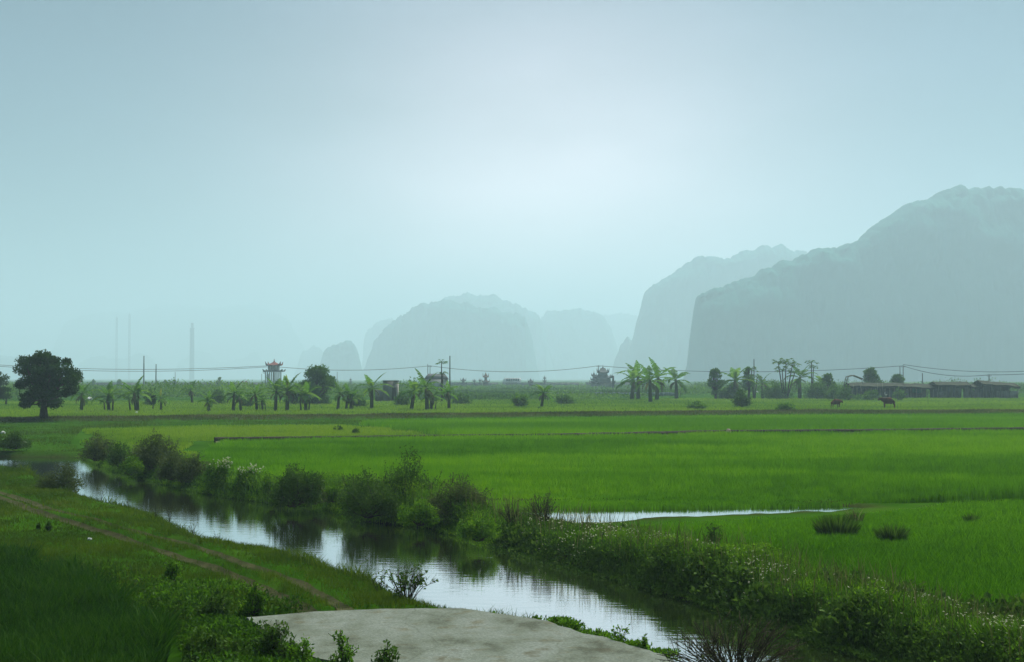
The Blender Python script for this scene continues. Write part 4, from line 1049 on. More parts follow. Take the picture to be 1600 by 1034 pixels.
# ------------------------------------------------------------------ banana plants
M_BAN = mat_leaf('banana_leaf', [(0.0, (0.040, 0.115, 0.010)), (0.5, (0.085, 0.21, 0.016)), (1.0, (0.18, 0.32, 0.028))], 0.45, 0.005)
M_BANY = mat_leaf('yellow_banana_leaf', [(0.0, (0.18, 0.24, 0.03)), (1.0, (0.30, 0.34, 0.06))], 0.4, 0.01)
M_BDRY = mat_leaf('dry_banana_leaf', [(0.0, (0.055, 0.075, 0.022)), (1.0, (0.13, 0.135, 0.05))], 0.3, 0.01)
M_BTR = mat_plain('banana_stem', (0.065, 0.095, 0.028), (0.10, 0.10, 0.045), 2.5, bump=0.4)
def leaf_blade(mb, p0, az, el0, L, W, droop, rng, tone, torn=0.35, seg=14):
    p = np.array(p0, float); el = el0; pts = [p.copy()]
    for k in range(seg):
        p = p + L / seg * np.array([math.cos(az) * math.cos(el), math.sin(az) * math.cos(el), math.sin(el)])
        el -= droop / seg * (0.5 + 1.2 * k / seg); pts.append(p.copy())
    pts = np.array(pts); side = np.array([-math.sin(az), math.cos(az), 0])
    mb.tube(pts[:seg // 2 + 1], np.linspace(0.035, 0.016, seg // 2 + 1) * L / 2, 4, tone * 0.6)
    for k in range(2, seg):
        t0, t1 = k / seg, (k + 1) / seg
        w0, w1 = W * math.sin(math.pi * min(1, (t0 - .1) / .95) ** .7), W * max(0.02, math.sin(math.pi * min(1, (t1 - .1) / .95) ** .7))
        for sgn in (-1, 1):
            dr = rng.uniform(0.1, 0.55) ; dn = np.array([0, 0, -1]) * dr
            out = side * sgn + dn; out /= np.linalg.norm(out)
            a, b = pts[k], pts[k + 1]
            g = (b - a) * (rng.uniform(0.0, 0.4) if rng.uniform() < torn else 0)
            mb.add([a, b - g * .2, b - g + out * w1, a + out * w0 + (b - a) * 0.15], [[0, 1, 2], [0, 2, 3]], np.clip(tone + rng.normal(0, .1), 0, 1))
def banana(kind, H=4.0, loc=(0, 0, 0), label='', group=None):
    rng = np.random.default_rng(900 + kind)
    t = thing('banana_plant', label, 'banana plant', loc, 0, group)
    S = H * [0.46, 0.54, 0.42, 0.56, 0.46, 0.52][kind]
    tr, cr, dr = MB(), MB(), MB()
    lean = rng.normal(0, 0.05, 2) * H
    tr.tube([(0, 0, -.2), (lean[0] * .4, lean[1] * .4, S * .55), (lean[0], lean[1], S)], [0.048 * H, 0.040 * H, 0.028 * H], 9)
    if kind in (2, 4):
        for j in range(2):
            o = rng.normal(0, 0.10, 2) * H; h2 = S * rng.uniform(.5, .85)
            tr.tube([(o[0], o[1], -.2), (o[0] * 1.2, o[1] * 1.2, h2)], [0.026 * H, 0.014 * H], 8)
            for q in range(4):
                leaf_blade(cr, (o[0] * 1.2, o[1] * 1.2, h2 - .05), rng.uniform(0, 6.28), rng.uniform(.5, 1.3), H * rng.uniform(.28, .36), H * .055, rng.uniform(1.0, 1.9), rng, rng.uniform(.3, .7))
    nl = [11, 10, 12, 9, 11, 8][kind]
    for i in range(nl):
        az = i * 2.4 + rng.normal(0, .3); f = i / (nl - 1)
        leaf_blade(cr, (lean[0], lean[1], S - .03 * H * (1 - f)), az, np.interp(f, [0, .5, 1], [0.05, .70, 1.25]) + rng.normal(0, .08), H * rng.uniform(.46, .60), H * rng.uniform(.070, .095),
                   np.interp(f, [0, .5, 1], [1.5, 1.75, .75]) * rng.uniform(.8, 1.2), rng, rng.uniform(.25, .8), torn=[.3, .6, .5, .2, .5, .8][kind])
    for i in range([4, 6, 5, 3, 6, 6][kind]):
        leaf_blade(dr, (lean[0] * .9, lean[1] * .9, S * rng.uniform(.80, .97)), rng.uniform(0, 6.28), -0.3, S * rng.uniform(.45, .75), H * .045, 1.9, rng, rng.uniform(0, 1), torn=.9, seg=8)
    tr.build('trunk', M_BTR, t, shade=True); cr.build('crown', M_BAN, t); dr.build('dry_leaves', M_BDRY, t)
    return t
BG = 'banana plants in the row beyond the far dike'
protos = {}
def place_banana(px, base, top, kind, label, group=BG, Y=None, yellow=False, wide=1.1):
    if Y is None:
        y = 3.4 * F / (base - HOR); z = hz(*G(px, base, 0))
    else:
        y, z = Y, 0.0
    x = (px - CX) / F * y / math.cos(PITCH) * math.cos(PITCH)
    H = PD(px, top, y)[2] - z
    rz = random.uniform(0, 6.28)
    s = H / 4.0 / 0.97
    if kind not in protos:
        o = banana(kind, 4.0, (x, y, z), label, group); protos[kind] = o
        o.rotation_euler = (0, 0, rz); o.scale = (s * wide, s * wide, s)
    else:
        o = dup(protos[kind], (x, y, z), rz, (s * wide, s * wide, s), label, group)
    o.rotation_euler = (random.gauss(0, .05), random.gauss(0, .05), rz)
    if yellow:
        mb = MB(); rng = np.random.default_rng(int(px))
        leaf_blade(mb, (0, 0, 2.3), 0.3, 1.4, 1.55, 0.17, 0.35, rng, 0.6, torn=0.0)
        mb.build('yellow_leaf', M_BANY, o)
    return o
for a in [
    (128, 640, 590, 5, 'banana plant half hidden by the right side of the round tree'),
    (171, 640, 587, 2, 'bushy banana clump with a tall leaf, first right of the round tree'),
    (214, 640, 582, 4, 'broad banana clump at the foot of the tallest left pole'),
    (252, 640, 604, 5, 'short banana plant with a yellowing leaf beside the small round tree'),
    (301, 628, 591, 1, 'slender banana set back behind the row, left of the short dark one'),
    (328, 641, 605, 4, 'short dark banana clump with hanging dry leaves'),
    (365, 640, 592, 1, 'banana plant with a bent crown, left one of a close pair'),
    (377, 640, 600, 5, 'shorter right one of the close banana pair'),
    (402, 639, 595, 5, 'thin banana with one upright leaf left of the pagoda tower'),
    (411, 639, 606, 2, 'small low banana sprout just left of the pagoda tower'),
    (431, 640, 587, 3, 'dark banana plant directly in front of the pagoda tower'),
    (449, 640, 582, 1, 'banana with a tall pale yellow upright leaf right of the pagoda tower'),
    (478, 640, 584, 2, 'bushy banana clump in front of the soft round tree'),
    (528, 638, 591, 5, 'thin banana with sideways leaves right of the soft round tree'),
    (541, 638, 599, 1, 'short banana, left one of two beside the thin banana'),
    (548, 638, 601, 4, 'shortest banana with brown stems right of the thin banana'),
    (581, 637, 580, 3, 'stout banana with a thick trunk left of the grey hut'),
    (643, 638, 579, 0, 'full crowned banana right of the grey hut'),
    (668, 639, 576, 1, 'tall banana with spread leaves under the paired poles'),
    (674, 638, 597, 4, 'low leafy banana at the foot of the tall spread banana'),
    (702, 637, 590, 5, 'banana at the base of the lone tall pole'),
    (807, 634, 609, 2, 'small banana sprout below the bus'),
    (846, 634, 588, 0, 'lone yellowish banana below the grey shrines'),
    (1016, 627, 566, 1, 'tall forked banana with a narrow base, nearest of the middle group'),
]:
    place_banana(*a, yellow=a[0] in (252, 449))
G2 = 'tall banana plants in the middle and right grove'
for a in [
    (987, 622, 561, 0, 'leftmost of the tall bananas right of the temple', 232),
    (997, 622, 561, 3, 'tall banana touching the leftmost one right of the temple', 236),
    (1026, 622, 561, 1, 'tall ragged banana just behind the forked banana', 226),
    (1057, 620, 561, 0, 'tall star shaped banana standing alone right of the middle group', 240),
    (1147, 620, 560, 0, 'tallest full crowned banana in the right grove', 236),
    (1191, 620, 578, 5, 'broken topped banana stem right of the grove pole', 240),
    (1203, 620, 590, 2, 'low ragged banana between the broken stem and the papaya', 240),
    (1249, 620, 561, 5, 'banana with an upright leaf between the papaya trees', 240),
    (1284, 620, 574, 0, 'short banana right of the right papaya tree', 244),
    (10, 640, 600, 5, 'pale banana stems under the left edge of the round tree', 185),
]:
    place_banana(*a[:5], group=G2 if a[0] > 900 else BG, Y=a[5])

# papaya trees
def papaya(label, px, top, Y, crowns, seed, trunk_w=0.10):
    rng = np.random.default_rng(seed)
    x = (px - CX) / F * Y
    t = thing('papaya_tree', label, 'papaya tree', (x, Y, 0), 0, 'papaya trees')
    tr, cr = MB(), MB()
    for dx, tp, sp in crowns:
        H = PD(px, tp, Y)[2] - 0.35; ox = dx / F * Y; S = sp / F * Y
        tr.tube([(ox * .2, 0, -.2), (ox * .6, 0.1, H * .5), (ox, 0, H)], [trunk_w * 1.3, trunk_w, trunk_w * .7], 7)
        for i in range(15):
            az = i * 2.4; el = rng.uniform(-.25, 1.0); L = S * rng.uniform(.6, 1.0)
            e = np.array([ox + math.cos(az) * math.cos(el) * L, math.sin(az) * math.cos(el) * L, H + math.sin(el) * L * .7])
            cr.tube([(ox, 0, H - .05), (np.array([ox, 0, H]) + e) / 2 + np.array([0, 0, .06]), e], [.03, .022, .015], 3, .6)
            for k in range(7):
                a2 = az + (k - 3) * .5; l2 = S * rng.uniform(.26, .40)
                d = np.array([math.cos(a2), math.sin(a2), -.45 + rng.normal(0, .15)]); s_ = np.array([-math.sin(a2), math.cos(a2), 0])
                cr.add([e, e + d * l2 * .55 + s_ * l2 * .24, e + d * l2, e + d * l2 * .55 - s_ * l2 * .24], [[0, 1, 2], [0, 2, 3]], rng.uniform(.2, .8))
    tr.build('trunk', M_BARK, t); cr.build('crown', M_TREE2, t)
papaya('slim papaya tree with two tiers of leaves beside the lone tall pole', 690, 562, 215, [(0, 562, 9), (2, 579, 8)], 1)
papaya('wide many headed papaya tree in the right grove', 1226, 561, 238, [(-10, 562, 12), (2, 561, 13), (12, 566, 13), (-4, 574, 14), (16, 577, 12)], 2)
papaya('slim papaya with a round tuft of leaves at the right of the grove', 1268, 561, 240, [(0, 562, 10), (3, 570, 8)], 3)
papaya('small papaya with low leaves near the broken banana stem', 1178, 572, 242, [(-4, 574, 11), (5, 585, 9)], 4)

# ------------------------------------------------------------------ poles and cables
M_POLE = mat_plain('grey_pole', (0.060, 0.062, 0.055), (0.095, 0.095, 0.085), 1.0)
M_WIRE = mat_plain('cable_sheath', (0.018, 0.018, 0.018), (0.03, 0.03, 0.03), 1.0)
pole_tops = {}
def pole(label, px, top, Y, r=0.14, arm=True, name='utility_pole', cat='pole', group='utility poles across the plain'):
    x = (px - CX) / F * Y; H = PD(px, top, Y)[2]
    t = thing(name, label, cat, (x, Y, 0), 0, group)
    MB().tube([(0, 0, -.3), (0, 0, H * .5), (0, 0, H)], [r * 1.25, r, r * .75], 8).build('shaft', M_POLE, t)
    if arm:
        a = MB().box((0, 0, H - .45), (1.3, .12, .12))
        for s in (-.55, 0, .55): a.tube([(s, 0, H - .39), (s, 0, H - .12)], [.05, .04], 6)
        a.build('crossarm', M_POLE, t)
    pole_tops[px] = (x, Y, H - .12)
pole('tallest pole behind the broad banana clump at left', 225, 555, 430, .19, False)
pole('second left pole, shorter, just right of the tallest left pole', 244, 568, 480, .20, False)
pole('pole carrying the cable beside the pagoda tower', 428, 571, 520, .16)
pole('left one of the paired poles above the spread banana', 668.5, 568, 500, .16, False)
pole('right one of the paired poles above the spread banana', 672, 570, 506, .16)
pole('lone tall thin pole rising from the banana row', 703, 555, 184, .085, False)
pole('thin spire like pole above the temple roofs', 935, 570, 500, .16)
pole('thin pole in the right grove beside the small papaya', 1178, 560, 242, .085, False)
pole('left one of the paired poles behind the sheds', 1406, 571, 420, .15, False)
pole('right one of the paired poles behind the sheds', 1411, 570, 430, .15)
pole('short post above the shed with the teal sheet', 1441, 582, 300, .11, False)
pole('short forked post above the right end of the sheds', 1545, 584, 400, .18)
pole('thin faint post between the two left cable spans', 274, 580, 520, .10, False)
pole('thin faint post left of the soft tree cable span', 527, 580, 520, .10, False)
pole('short dark post right of the temple', 958, 586, 420, .35, False, 'post', 'post')
pole('pole outside the frame carrying the left end of the cable', -60, 566, 520, .16)
pole('pole outside the frame carrying the right end of the cable', 1690, 572, 420, .16)
def cable(label, a, b_, low, dz=0.0):
    A, Bp = np.array(pole_tops[a]), np.array(pole_tops[b_])
    A[2] += dz; Bp[2] += dz
    ts = np.linspace(0, 1, 25); P = A + (Bp - A) * ts[:, None]
    mid = PD((a + b_) / 2, low, (A[1] + Bp[1]) / 2)[2]
    sag = (A[2] + Bp[2]) / 2 - mid - (-dz)
    P[:, 2] -= 4 * max(0.5, sag) * ts * (1 - ts)
    tag(MB().tube(P, 0.085, 5).build('power_cable', M_WIRE), label, 'cable', 'cables strung across the plain')
cable('sagging cable from the left edge to the pagoda tower', -60, 428, 579)
cable('sagging cable between the pagoda tower and the paired poles', 428, 672, 577.5)
cable('sagging cable over the bus between paired poles and temple', 672, 935, 580)
cable('long cable from the temple pole to the poles behind the sheds', 935, 1411, 580)
cable('cable over the sheds to the short forked post', 1411, 1545, 585)
cable('cable from the forked post out of the picture at right', 1545, 1690, 582)
cable('fainter upper cable left of the pagoda tower', -60, 428, 574.5, 0.35)
cable('fainter upper cable running above the sheds', 1411, 1690, 578, 0.4)

# ------------------------------------------------------------------ masonry
M_RED = mat_plain('red_roof_tile', (0.17, 0.045, 0.030), (0.24, 0.075, 0.05), 2.0)
M_STONE = mat_plain('grey_stone', (0.16, 0.17, 0.15), (0.25, 0.26, 0.23), 0.8)
M_GREYROOF = mat_plain('grey_tile', (0.075, 0.085, 0.08), (0.12, 0.13, 0.12), 1.0)
M_WHITE = mat_plain('lime_wash', (0.42, 0.44, 0.42), (0.55, 0.56, 0.54), 0.8)
M_BRICK = mat_plain('brown_stone', (0.16, 0.11, 0.075), (0.24, 0.17, 0.12), 0.8)
M_CEM = mat_plain('bare_cement', (0.22, 0.22, 0.195), (0.32, 0.315, 0.28), 0.8)
def shrine(label, px, top, Y, w_px, tiers, mw, mr, name='shrine', cat='shrine', base_px=None, open_=True):
    x = (px - CX) / F * Y; H = PD(px, top, Y)[2]; W = w_px / F * Y
    t = thing(name, label, cat, (x, Y, 0), 0, 'small shrines and tombs on the plain')
    bd, rf = MB(), MB()
    MB().box((0, 0, H * .05), (W * 1.0, W * 1.0, H * .10)).build('plinth', mw, t)
    z = H * .10; hh = H * .82 / tiers; w = W * 0.62
    for k in range(tiers):
        bh = hh * (.62 if k == 0 else .42)
        if open_ and k == 0:
            for sx in (-1, 1):
                for sy in (-1, 1): MB().box((sx * w * .40, sy * w * .40, z + bh / 2), (w * .2, w * .2, bh)).build('column', mw, t)
            bd.box((0, w * .3, z + bh / 2), (w * .64, w * .1, bh - .02))
        elif k == 0: bd.box((0, 0, z + bh / 2), (w * .72, w * .72, bh))
        else: MB().box((0, 0, z + bh / 2), (w * .72, w * .72, bh)).build('storey', mw, t)
        rf.roof((0, 0, z + bh), w * 1.55, w * 1.55, (hh - bh) * 1.25, .5, thick=.06 * hh)
        z += hh * (.80 if k else .9); w *= .74
    fn = MB().lathe((0, 0, z), [(W * .05, -hh * .2), (W * .05, 0), (W * .09, H * .03), (W * .03, H * .06), (0.01, H * 1.0 - z if H > z + .1 else .4)], 8)
    bd.build('body', mw, t); rf.build('roof', mr, t); fn.build('finial', mr, t)
shrine('red and white tiered shrine right of the round tree', 125, 584, 470, 12, 3, M_WHITE, M_RED)
shrine('small red roofed shrine, left one of a pair left of the tower', 379, 593, 520, 6, 2, M_BRICK, M_RED)
shrine('small red roofed shrine, right one of a pair left of the tower', 385, 592, 520, 6, 2, M_BRICK, M_RED)
shrine('small dark tiered shrine left of the two pale tombs', 724, 588, 540, 12, 2, M_STONE, M_GREYROOF)
shrine('pale blue grey tomb, left one of two by the tall gate shrine', 741, 590, 560, 7, 2, M_STONE, M_GREYROOF, open_=False)
shrine('narrow pale tomb touching the tall brown gate shrine', 750, 589, 555, 6, 2, M_STONE, M_GREYROOF, open_=False)
shrine('tall brown stone gate shrine with two flared roofs', 759, 579, 520, 13, 2, M_BRICK, M_BRICK)
shrine('squat brown shrine with a flat flared roof right of the bus', 829, 590, 520, 9, 1, M_BRICK, M_GREYROOF)
shrine('pale grey tiered shrine behind the lone yellowish banana', 851, 584, 540, 9, 3, M_STONE, M_STONE, open_=False)
shrine('far small shrine between the soft tree and the stout banana', 548, 588, 560, 6, 3, M_STONE, M_GREYROOF, open_=False)
shrine('dark tiered pagoda left of the temple hall', 928, 577, 470, 15, 3, M_STONE, M_GREYROOF, open_=False)
# temple hall
Y = 485; x = (941 - CX) / F * Y; t = thing('temple', 'low temple hall with stacked flared grey roofs', 'temple', (x, Y, 0))
k = Y / F
MB().box((0, 0, .9), (34 * k, 9, 1.8)).box((0, 0, 2.6), (24 * k, 7, 1.8)).box((1 * k, 0, 4.6), (13 * k, 5, 1.4)).build('wall', M_STONE, t)
MB().roof((0, 0, 1.8), 38 * k, 11, 1.1, .5, .6).roof((0, 0, 3.5), 29 * k, 9, 1.3, .6, .5).roof((1 * k, 0, 5.3), 18 * k, 7, 1.6, .6, .4).build('roof', M_GREYROOF, t)
MB().lathe((1 * k, 0, 6.7), [(.2, 0), (.3, .3), (.1, .6), (.02, 1.3)], 8).build('finial', M_GREYROOF, t)

# pagoda tower
Y = 470; x = (428.5 - CX) / F * Y; t = thing('pagoda_tower', 'tall open pagoda tower on slender columns with red swept roof', 'tower', (x, Y, 0))
zz = lambda py: PD(428, py, Y)[2]
w = lambda p_: p_ / F * Y
deck = zz(579)
for sx in (-1, -.33, .33, 1):
    for sy in (-1, 1):
        MB().tube([(sx * w(9), sy * w(9), -.2), (sx * w(9), sy * w(9), deck)], [.24, .2], 8).build('column', M_STONE, t)
MB().roof((0, 0, deck), w(31), w(31), w(4), .55, thick=.22).build('lower_roof', M_GREYROOF, t)
MB().box((0, 0, zz(573.5)), (w(15), w(15), w(9))).build('upper_room', M_WHITE, t)
for sx in (-.85, -.3, .3, .85):
    MB().tube([(sx * w(9), -w(9), zz(578)), (sx * w(9), -w(9), zz(569))], [.13, .13], 8).build('upper_column', M_STONE, t)
MB().roof((0, 0, zz(569.5)), w(24), w(24), w(6), .6, thick=.2).build('upper_roof', M_RED, t)
MB().lathe((0, 0, zz(564)), [(.25, -.2), (.3, .1), (.12, .35), (.16, .5), (.02, .95)], 10).build('finial', M_RED, t)
st = MB()
for i in range(16):
    a = i * .62; z = deck * i / 16
    st.box((-w(13.5) + math.cos(a) * .6, math.sin(a) * .6, z + .1), (1.0, .4, .14), a)
st.tube([(-w(13.5), 0, -.2), (-w(13.5), 0, deck)], [.16, .16], 8)
for sx in (-1, 1): st.tube([(-w(13.5) + sx * 1.1, -.9, -.2), (-w(13.5) + sx * 1.1, -.9, deck * .85)], [.09, .09], 6)
st.build('spiral_stair', M_STONE, t)

# grey hut and pale house beyond the bananas
Y = 215; t = thing('cement_hut', 'plain grey cement hut behind the banana row', 'hut', ((611 - CX) / F * Y, Y, 0)); k = Y / F
Hh = PD(611, 595, Y)[2]
MB().box((0, 0, Hh / 2 - .1), (22 * k, 2.4, Hh + .2)).box((-17 * k, .3, Hh * .30), (14 * k, 1.8, Hh * .62)).build('wall', M_CEM, t)
MB().box((0, 0, Hh + .08), (24 * k, 2.8, .16)).build('roof', M_GREYROOF, t)
MB().box((6 * k, -1.22, Hh * .35), (6 * k, .05, Hh * .68)).build('door', M_BARK, t)
Y = 330; t = thing('house', 'pale house with a grey gable roof behind the papaya', 'house', ((682 - CX) / F * Y, Y, 0)); k = Y / F
Hh = PD(682, 592, Y)[2]
MB().box((0, 0, Hh / 2 - .1), (34 * k, 6, Hh + .2)).build('wall', M_WHITE, t)
bmv = [(-19 * k, -3.6, Hh), (19 * k, -3.6, Hh), (19 * k, 3.6, Hh), (-19 * k, 3.6, Hh), (-13 * k, 0, Hh + 9 * k), (13 * k, 0, Hh + 9 * k)]
MB().add(bmv, [[0, 1, 5], [0, 5, 4], [2, 3, 4], [2, 4, 5], [0, 4, 3], [1, 2, 5], [0, 3, 2], [0, 2, 1]]).build('roof', M_GREYROOF, t)
for s in (-1, 1): MB().box((s * 9 * k, -3.03, Hh * .5), (5 * k, .06, Hh * .4)).build('window', M_GREYROOF, t)

# long low cemetery walls
for i, (a, b_) in enumerate([(136, 215), (228, 330), (338, 420), (700, 778), (790, 905), (915, 1000)]):
    Y = 545 + 6 * i; k = Y / F; L = (b_ - a) * k
    t = thing('low_wall', ['low grey wall right of the round tree', 'low grey wall between the poles and the far conifer', 'low grey wall running to the pagoda tower', 'low rubble wall under the tiered tombs',
                           'low rubble wall below the bus', 'low grey wall in front of the temple'][i], 'wall', (((a + b_) / 2 - CX) * k, Y, 0), 0, 'low grey walls round the burial ground')
    MB().box((0, 0, .75), (L, .4, 1.7)).build('wall_face', M_STONE, t)
    MB().box((0, 0, 1.66), (L + .2, .6, .12)).build('coping', M_STONE, t)
# pale net fence
Y = 268; k = Y / F; t = thing('net_fence', 'long low pale blue grey net fence in front of the temple', 'fence', ((958 - CX) * k, Y, 0))
M_NET = mat_plain('pale_net', (0.20, 0.26, 0.27), (0.28, 0.34, 0.35), 0.6)
pn = MB()
for i in range(30):
    pn.box(((-105 + i * 7) * k, 0, .42 + .05 * math.sin(i * 1.7)), (6.9 * k, .04, .62))
pn.build('net_panel', M_NET, t)
for i in range(16): MB().tube([((-105 + i * 14) * k, .06, -.2), ((-105 + i * 14) * k, .06, .95)], [.05, .045], 6).build('post', M_BARK, t)

# bus on the far road
M_BUS = mat_plain('bus_paint', (0.78, 0.80, 0.80), (0.84, 0.86, 0.86), .5, rough=.4)
M_GLASS = mat_plain('tinted_glass', (0.035, 0.085, 0.085), (0.05, 0.11, 0.11), .5, rough=.15)
M_RUB = mat_plain('rubber', (0.02, 0.02, 0.02), (0.03, 0.03, 0.03), 2)
Y = 620; k = Y / F; t = thing('bus', 'white coach with dark green windows on the far road', 'bus', ((799.5 - CX) * k, Y, .75))
L = 29 * k
prof = [(-L / 2, 0), (-L / 2, .9), (-L / 2 + .7, 2.55), (-L / 2 + 1.2, 2.75), (L / 2, 2.75), (L / 2, 0)]
V = [(x_, s * 1.2, z_) for s in (-1, 1) for x_, z_ in prof]
T = [[0, i + 1, i] for i in range(1, 5)] + [[6, 6 + i, 7 + i] for i in range(1, 5)]
for i in range(6):
    j = (i + 1) % 6; T += [[i, j, j + 6], [i, j + 6, i + 6]]
MB().add(V, T).build('body', M_BUS, t)
g = MB()
for i in range(6): g.box((-L / 2 + 1.95 + i * (L - 2.2) / 6 + .1, -1.215, 1.95), ((L - 2.2) / 6 - .12, .03, 1.1))
g.build('window_band', M_GLASS, t)
MB().add([(-L / 2 + .03 - .02, -1.05, 1.05), (-L / 2 + .66 - .02, -1.05, 2.45), (-L / 2 + .66 - .02, 1.05, 2.45), (-L / 2 + .03 - .02, 1.05, 1.05)], [[0, 1, 2], [0, 2, 3]]).build('windscreen', M_GLASS, t)
for wx in (-L / 2 + 1.9, L / 2 - 2.2):
    for s in (-1, 1):
        MB().tube([(wx, s * 1.22, .02), (wx, s * .9, .02)], [.5, .5], 14).build('wheel', M_RUB, t)
M_ROAD = mat_plain('far_road', (0.10, 0.105, 0.095), (0.15, 0.15, 0.135), .2)
rd = MB().box((0, 0, 0.2), (1500, 9, .95)); o = rd.build('road', M_ROAD); o.location = (0, 620, 0); tag(o, kind='structure')

# masts far off in the haze
M_STEEL = mat_plain('mast_steel', (0.06, 0.07, 0.07), (0.09, 0.10, 0.10), 1)
def mast(label, px, top, Y, w0, w1, name='radio_mast', cat='mast', bays=18):
    x = (px - CX) / F * Y; H = PD(px, top, Y)[2]; t = thing(name, label, cat, (x, Y, 0), 0.4)
    m = MB(); cor = [(-1, -1), (1, -1), (1, 1), (-1, 1)]
    wd = lambda f: (w0 + (w1 - w0) * f) / 2
    for sx, sy in cor: m.tube([(sx * wd(0), sy * wd(0), 0), (sx * wd(1), sy * wd(1), H)], [w0 * .10, w0 * .08], 5)
    for i in range(bays):
        f0, f1 = i / bays, (i + 1) / bays
        for j in range(4):
            a, b_ = cor[j], cor[(j + 1) % 4]
            m.tube([(a[0] * wd(f0), a[1] * wd(f0), f0 * H), (b_[0] * wd(f1), b_[1] * wd(f1), f1 * H)], [w0 * .05] * 2, 4)
            m.tube([(a[0] * wd(f1), a[1] * wd(f1), f1 * H), (b_[0] * wd(f1), b_[1] * wd(f1), f1 * H)], [w0 * .05] * 2, 4)
    m.build('lattice', M_STEEL, t)
    MB().tube([(0, 0, H - 1), (0, 0, H + w0 * 1.5)], [w0 * .12, w0 * .05], 6).build('antenna', M_STEEL, t)
mast('faint thin mast in the haze, left one of a pair', 182, 497, 3300, 3.4, 2.8)
mast('faint thin mast in the haze, taller right one of a pair', 202, 492, 3300, 3.6, 3.0)
Y = 3300; x = (300 - CX) / F * Y; t = thing('chimney_tower', 'faint broad stepped tower in the haze', 'tower', (x, Y, 0)); k = Y / F
z1, z2 = PD(300, 514, Y)[2], PD(300, 505, Y)[2]
M_TOW = mat_plain('hazy_concrete', (0.05, 0.06, 0.06), (0.08, 0.09, 0.09), .3)
MB().box((0, 0, z1 / 2), (6.5 * k, 6.5 * k, z1), taper=.82).build('shaft', M_TOW, t)
MB().box((0, 0, (z1 + z2) / 2), (3.5 * k, 3.5 * k, z2 - z1)).box((0, 0, z1 + .8), (6.4 * k, 6.4 * k, 1.6)).build('top_stage', M_TOW, t)
MB().box((0, -3.3 * k, z1 * .5), (2.5 * k, .6, z1 * .9)).build('ladder_bay', M_STEEL, t)

# ------------------------------------------------------------------ thatched sheds at right
M_THATCH = mat_plain('old_thatch', (0.020, 0.028, 0.014), (0.045, 0.052, 0.030), 1.6, bump=.9, bscale=9)
M_PLANK = mat_plain('old_planks', (0.11, 0.12, 0.085), (0.20, 0.21, 0.16), 1.4, bump=.4)
M_DARKW = mat_plain('dark_boards', (0.030, 0.046, 0.028), (0.065, 0.082, 0.052), 1.2)
M_TEAL = mat_plain('teal_sheet', (0.015, 0.16, 0.12), (0.02, 0.20, 0.15), 1.0)
def shed(label, a, b_, top, base, Y, panels, slope=(0.0, 0.0), posts=5, seed=0, deep=4.5):
    rng = np.random.default_rng(seed); k = Y / F; L = (b_ - a) * k; H = PD(a, top, Y)[2]
    t = thing('shed', label, 'shed', (((a + b_) / 2 - CX) * k, Y, 0), 0, 'thatched sheds behind the cows')
    n = 24; m = 9
    xs = np.linspace(-L / 2 - .25, L / 2 + .25, n); ys = np.linspace(-.5, deep + .3, m)
    X, Yy = np.meshgrid(xs, ys, indexing='ij')
    v = (Yy + .5) / (deep + .8)
    Z = H - .45 + .55 * (1 - np.abs(2 * v - 1)) ** .8 + slope[0] * (X / L) + slope[1] * np.abs(X / L) + (fbm(X * 1.1, Yy * 1.1, seed, 4) - .5) * .35
    top_ = np.stack([X, Yy, Z], -1).reshape(-1, 3); bot = np.stack([X, Yy, Z - .28 - .12 * vnoise(X * 4, Yy * 4, seed)], -1).reshape(-1, 3)
    T = grid_tris(n, m); N = n * m
    ring = [i * m for i in range(n)] + [(n - 1) * m + j for j in range(1, m)] + [i * m + m - 1 for i in range(n - 2, -1, -1)] + [j for j in range(m - 2, 0, -1)]
    side = []
    for p, q in zip(ring, ring[1:] + ring[:1]): side += [[p, q, q + N], [p, q + N, p + N]]
    MB().add(np.concatenate([top_, bot]), np.concatenate([T[:, ::-1], T + N, np.array(side)])).build('thatched_roof', M_THATCH, t)
    zt = lambda x_: H - .62 + slope[0] * (x_ / L) + slope[1] * abs(x_ / L)
    for i in range(posts):
        x_ = -L / 2 + .1 + i * (L - .2) / (posts - 1); j = rng.normal(0, .06)
        MB().tube([(x_, -.1, -.2), (x_ + j, -.1, zt(x_))], [.085, .075], 6).build('post', M_PLANK, t)
    MB().box((0, deep - .1, H * .42), (L, .1, H * .84)).build('back_wall', M_DARKW, t)
    for i, (f0, f1, hgt, mt, z0) in enumerate(panels):
        x0, x1 = -L / 2 + f0 * L, -L / 2 + f1 * L
        pm = MB(); c = int(max(2, (x1 - x0) / .35))
        for q in range(c):
            w_ = (x1 - x0) / c; hh = H * hgt * rng.uniform(.93, 1.03)
            pm.box((x0 + (q + .5) * w_, .12 + rng.normal(0, .012), z0 * H + hh / 2 - .1), (w_ * .96, .05, hh))
        pm.build('wall_panel', mt, t)
shed('long open bamboo shed left of the standing cow, with thin stakes', 1330, 1412, 598, 621, 246, [(0.0, .28, .6, M_DARKW, 0), (.34, .6, .45, M_DARKW, 0), (.7, 1.0, .55, M_DARKW, 0)], posts=12, seed=1)
shed('shed with a teal sheet hung on its front', 1413, 1458, 599.5, 621, 248, [(.28, .62, .36, M_TEAL, .42), (.0, .14, .7, M_CEM, 0), (.28, .62, .38, M_DARKW, 0)], posts=6, seed=2, slope=(-.2, 0))
shed('shed with grey patched plank walls and dark doorways', 1464, 1514, 596.5, 621, 246, [(0.0, .3, .45, M_PLANK, 0), (.38, .5, .8, M_PLANK, 0), (.55, .72, .7, M_PLANK, 0), (.86, 1.0, .8, M_CEM, 0)], posts=8, seed=3)
shed('shed with a pale cement front panel between dark openings', 1517, 1532, 599.5, 621, 247, [(.0, .85, .62, M_CEM, 0)], posts=3, seed=4)
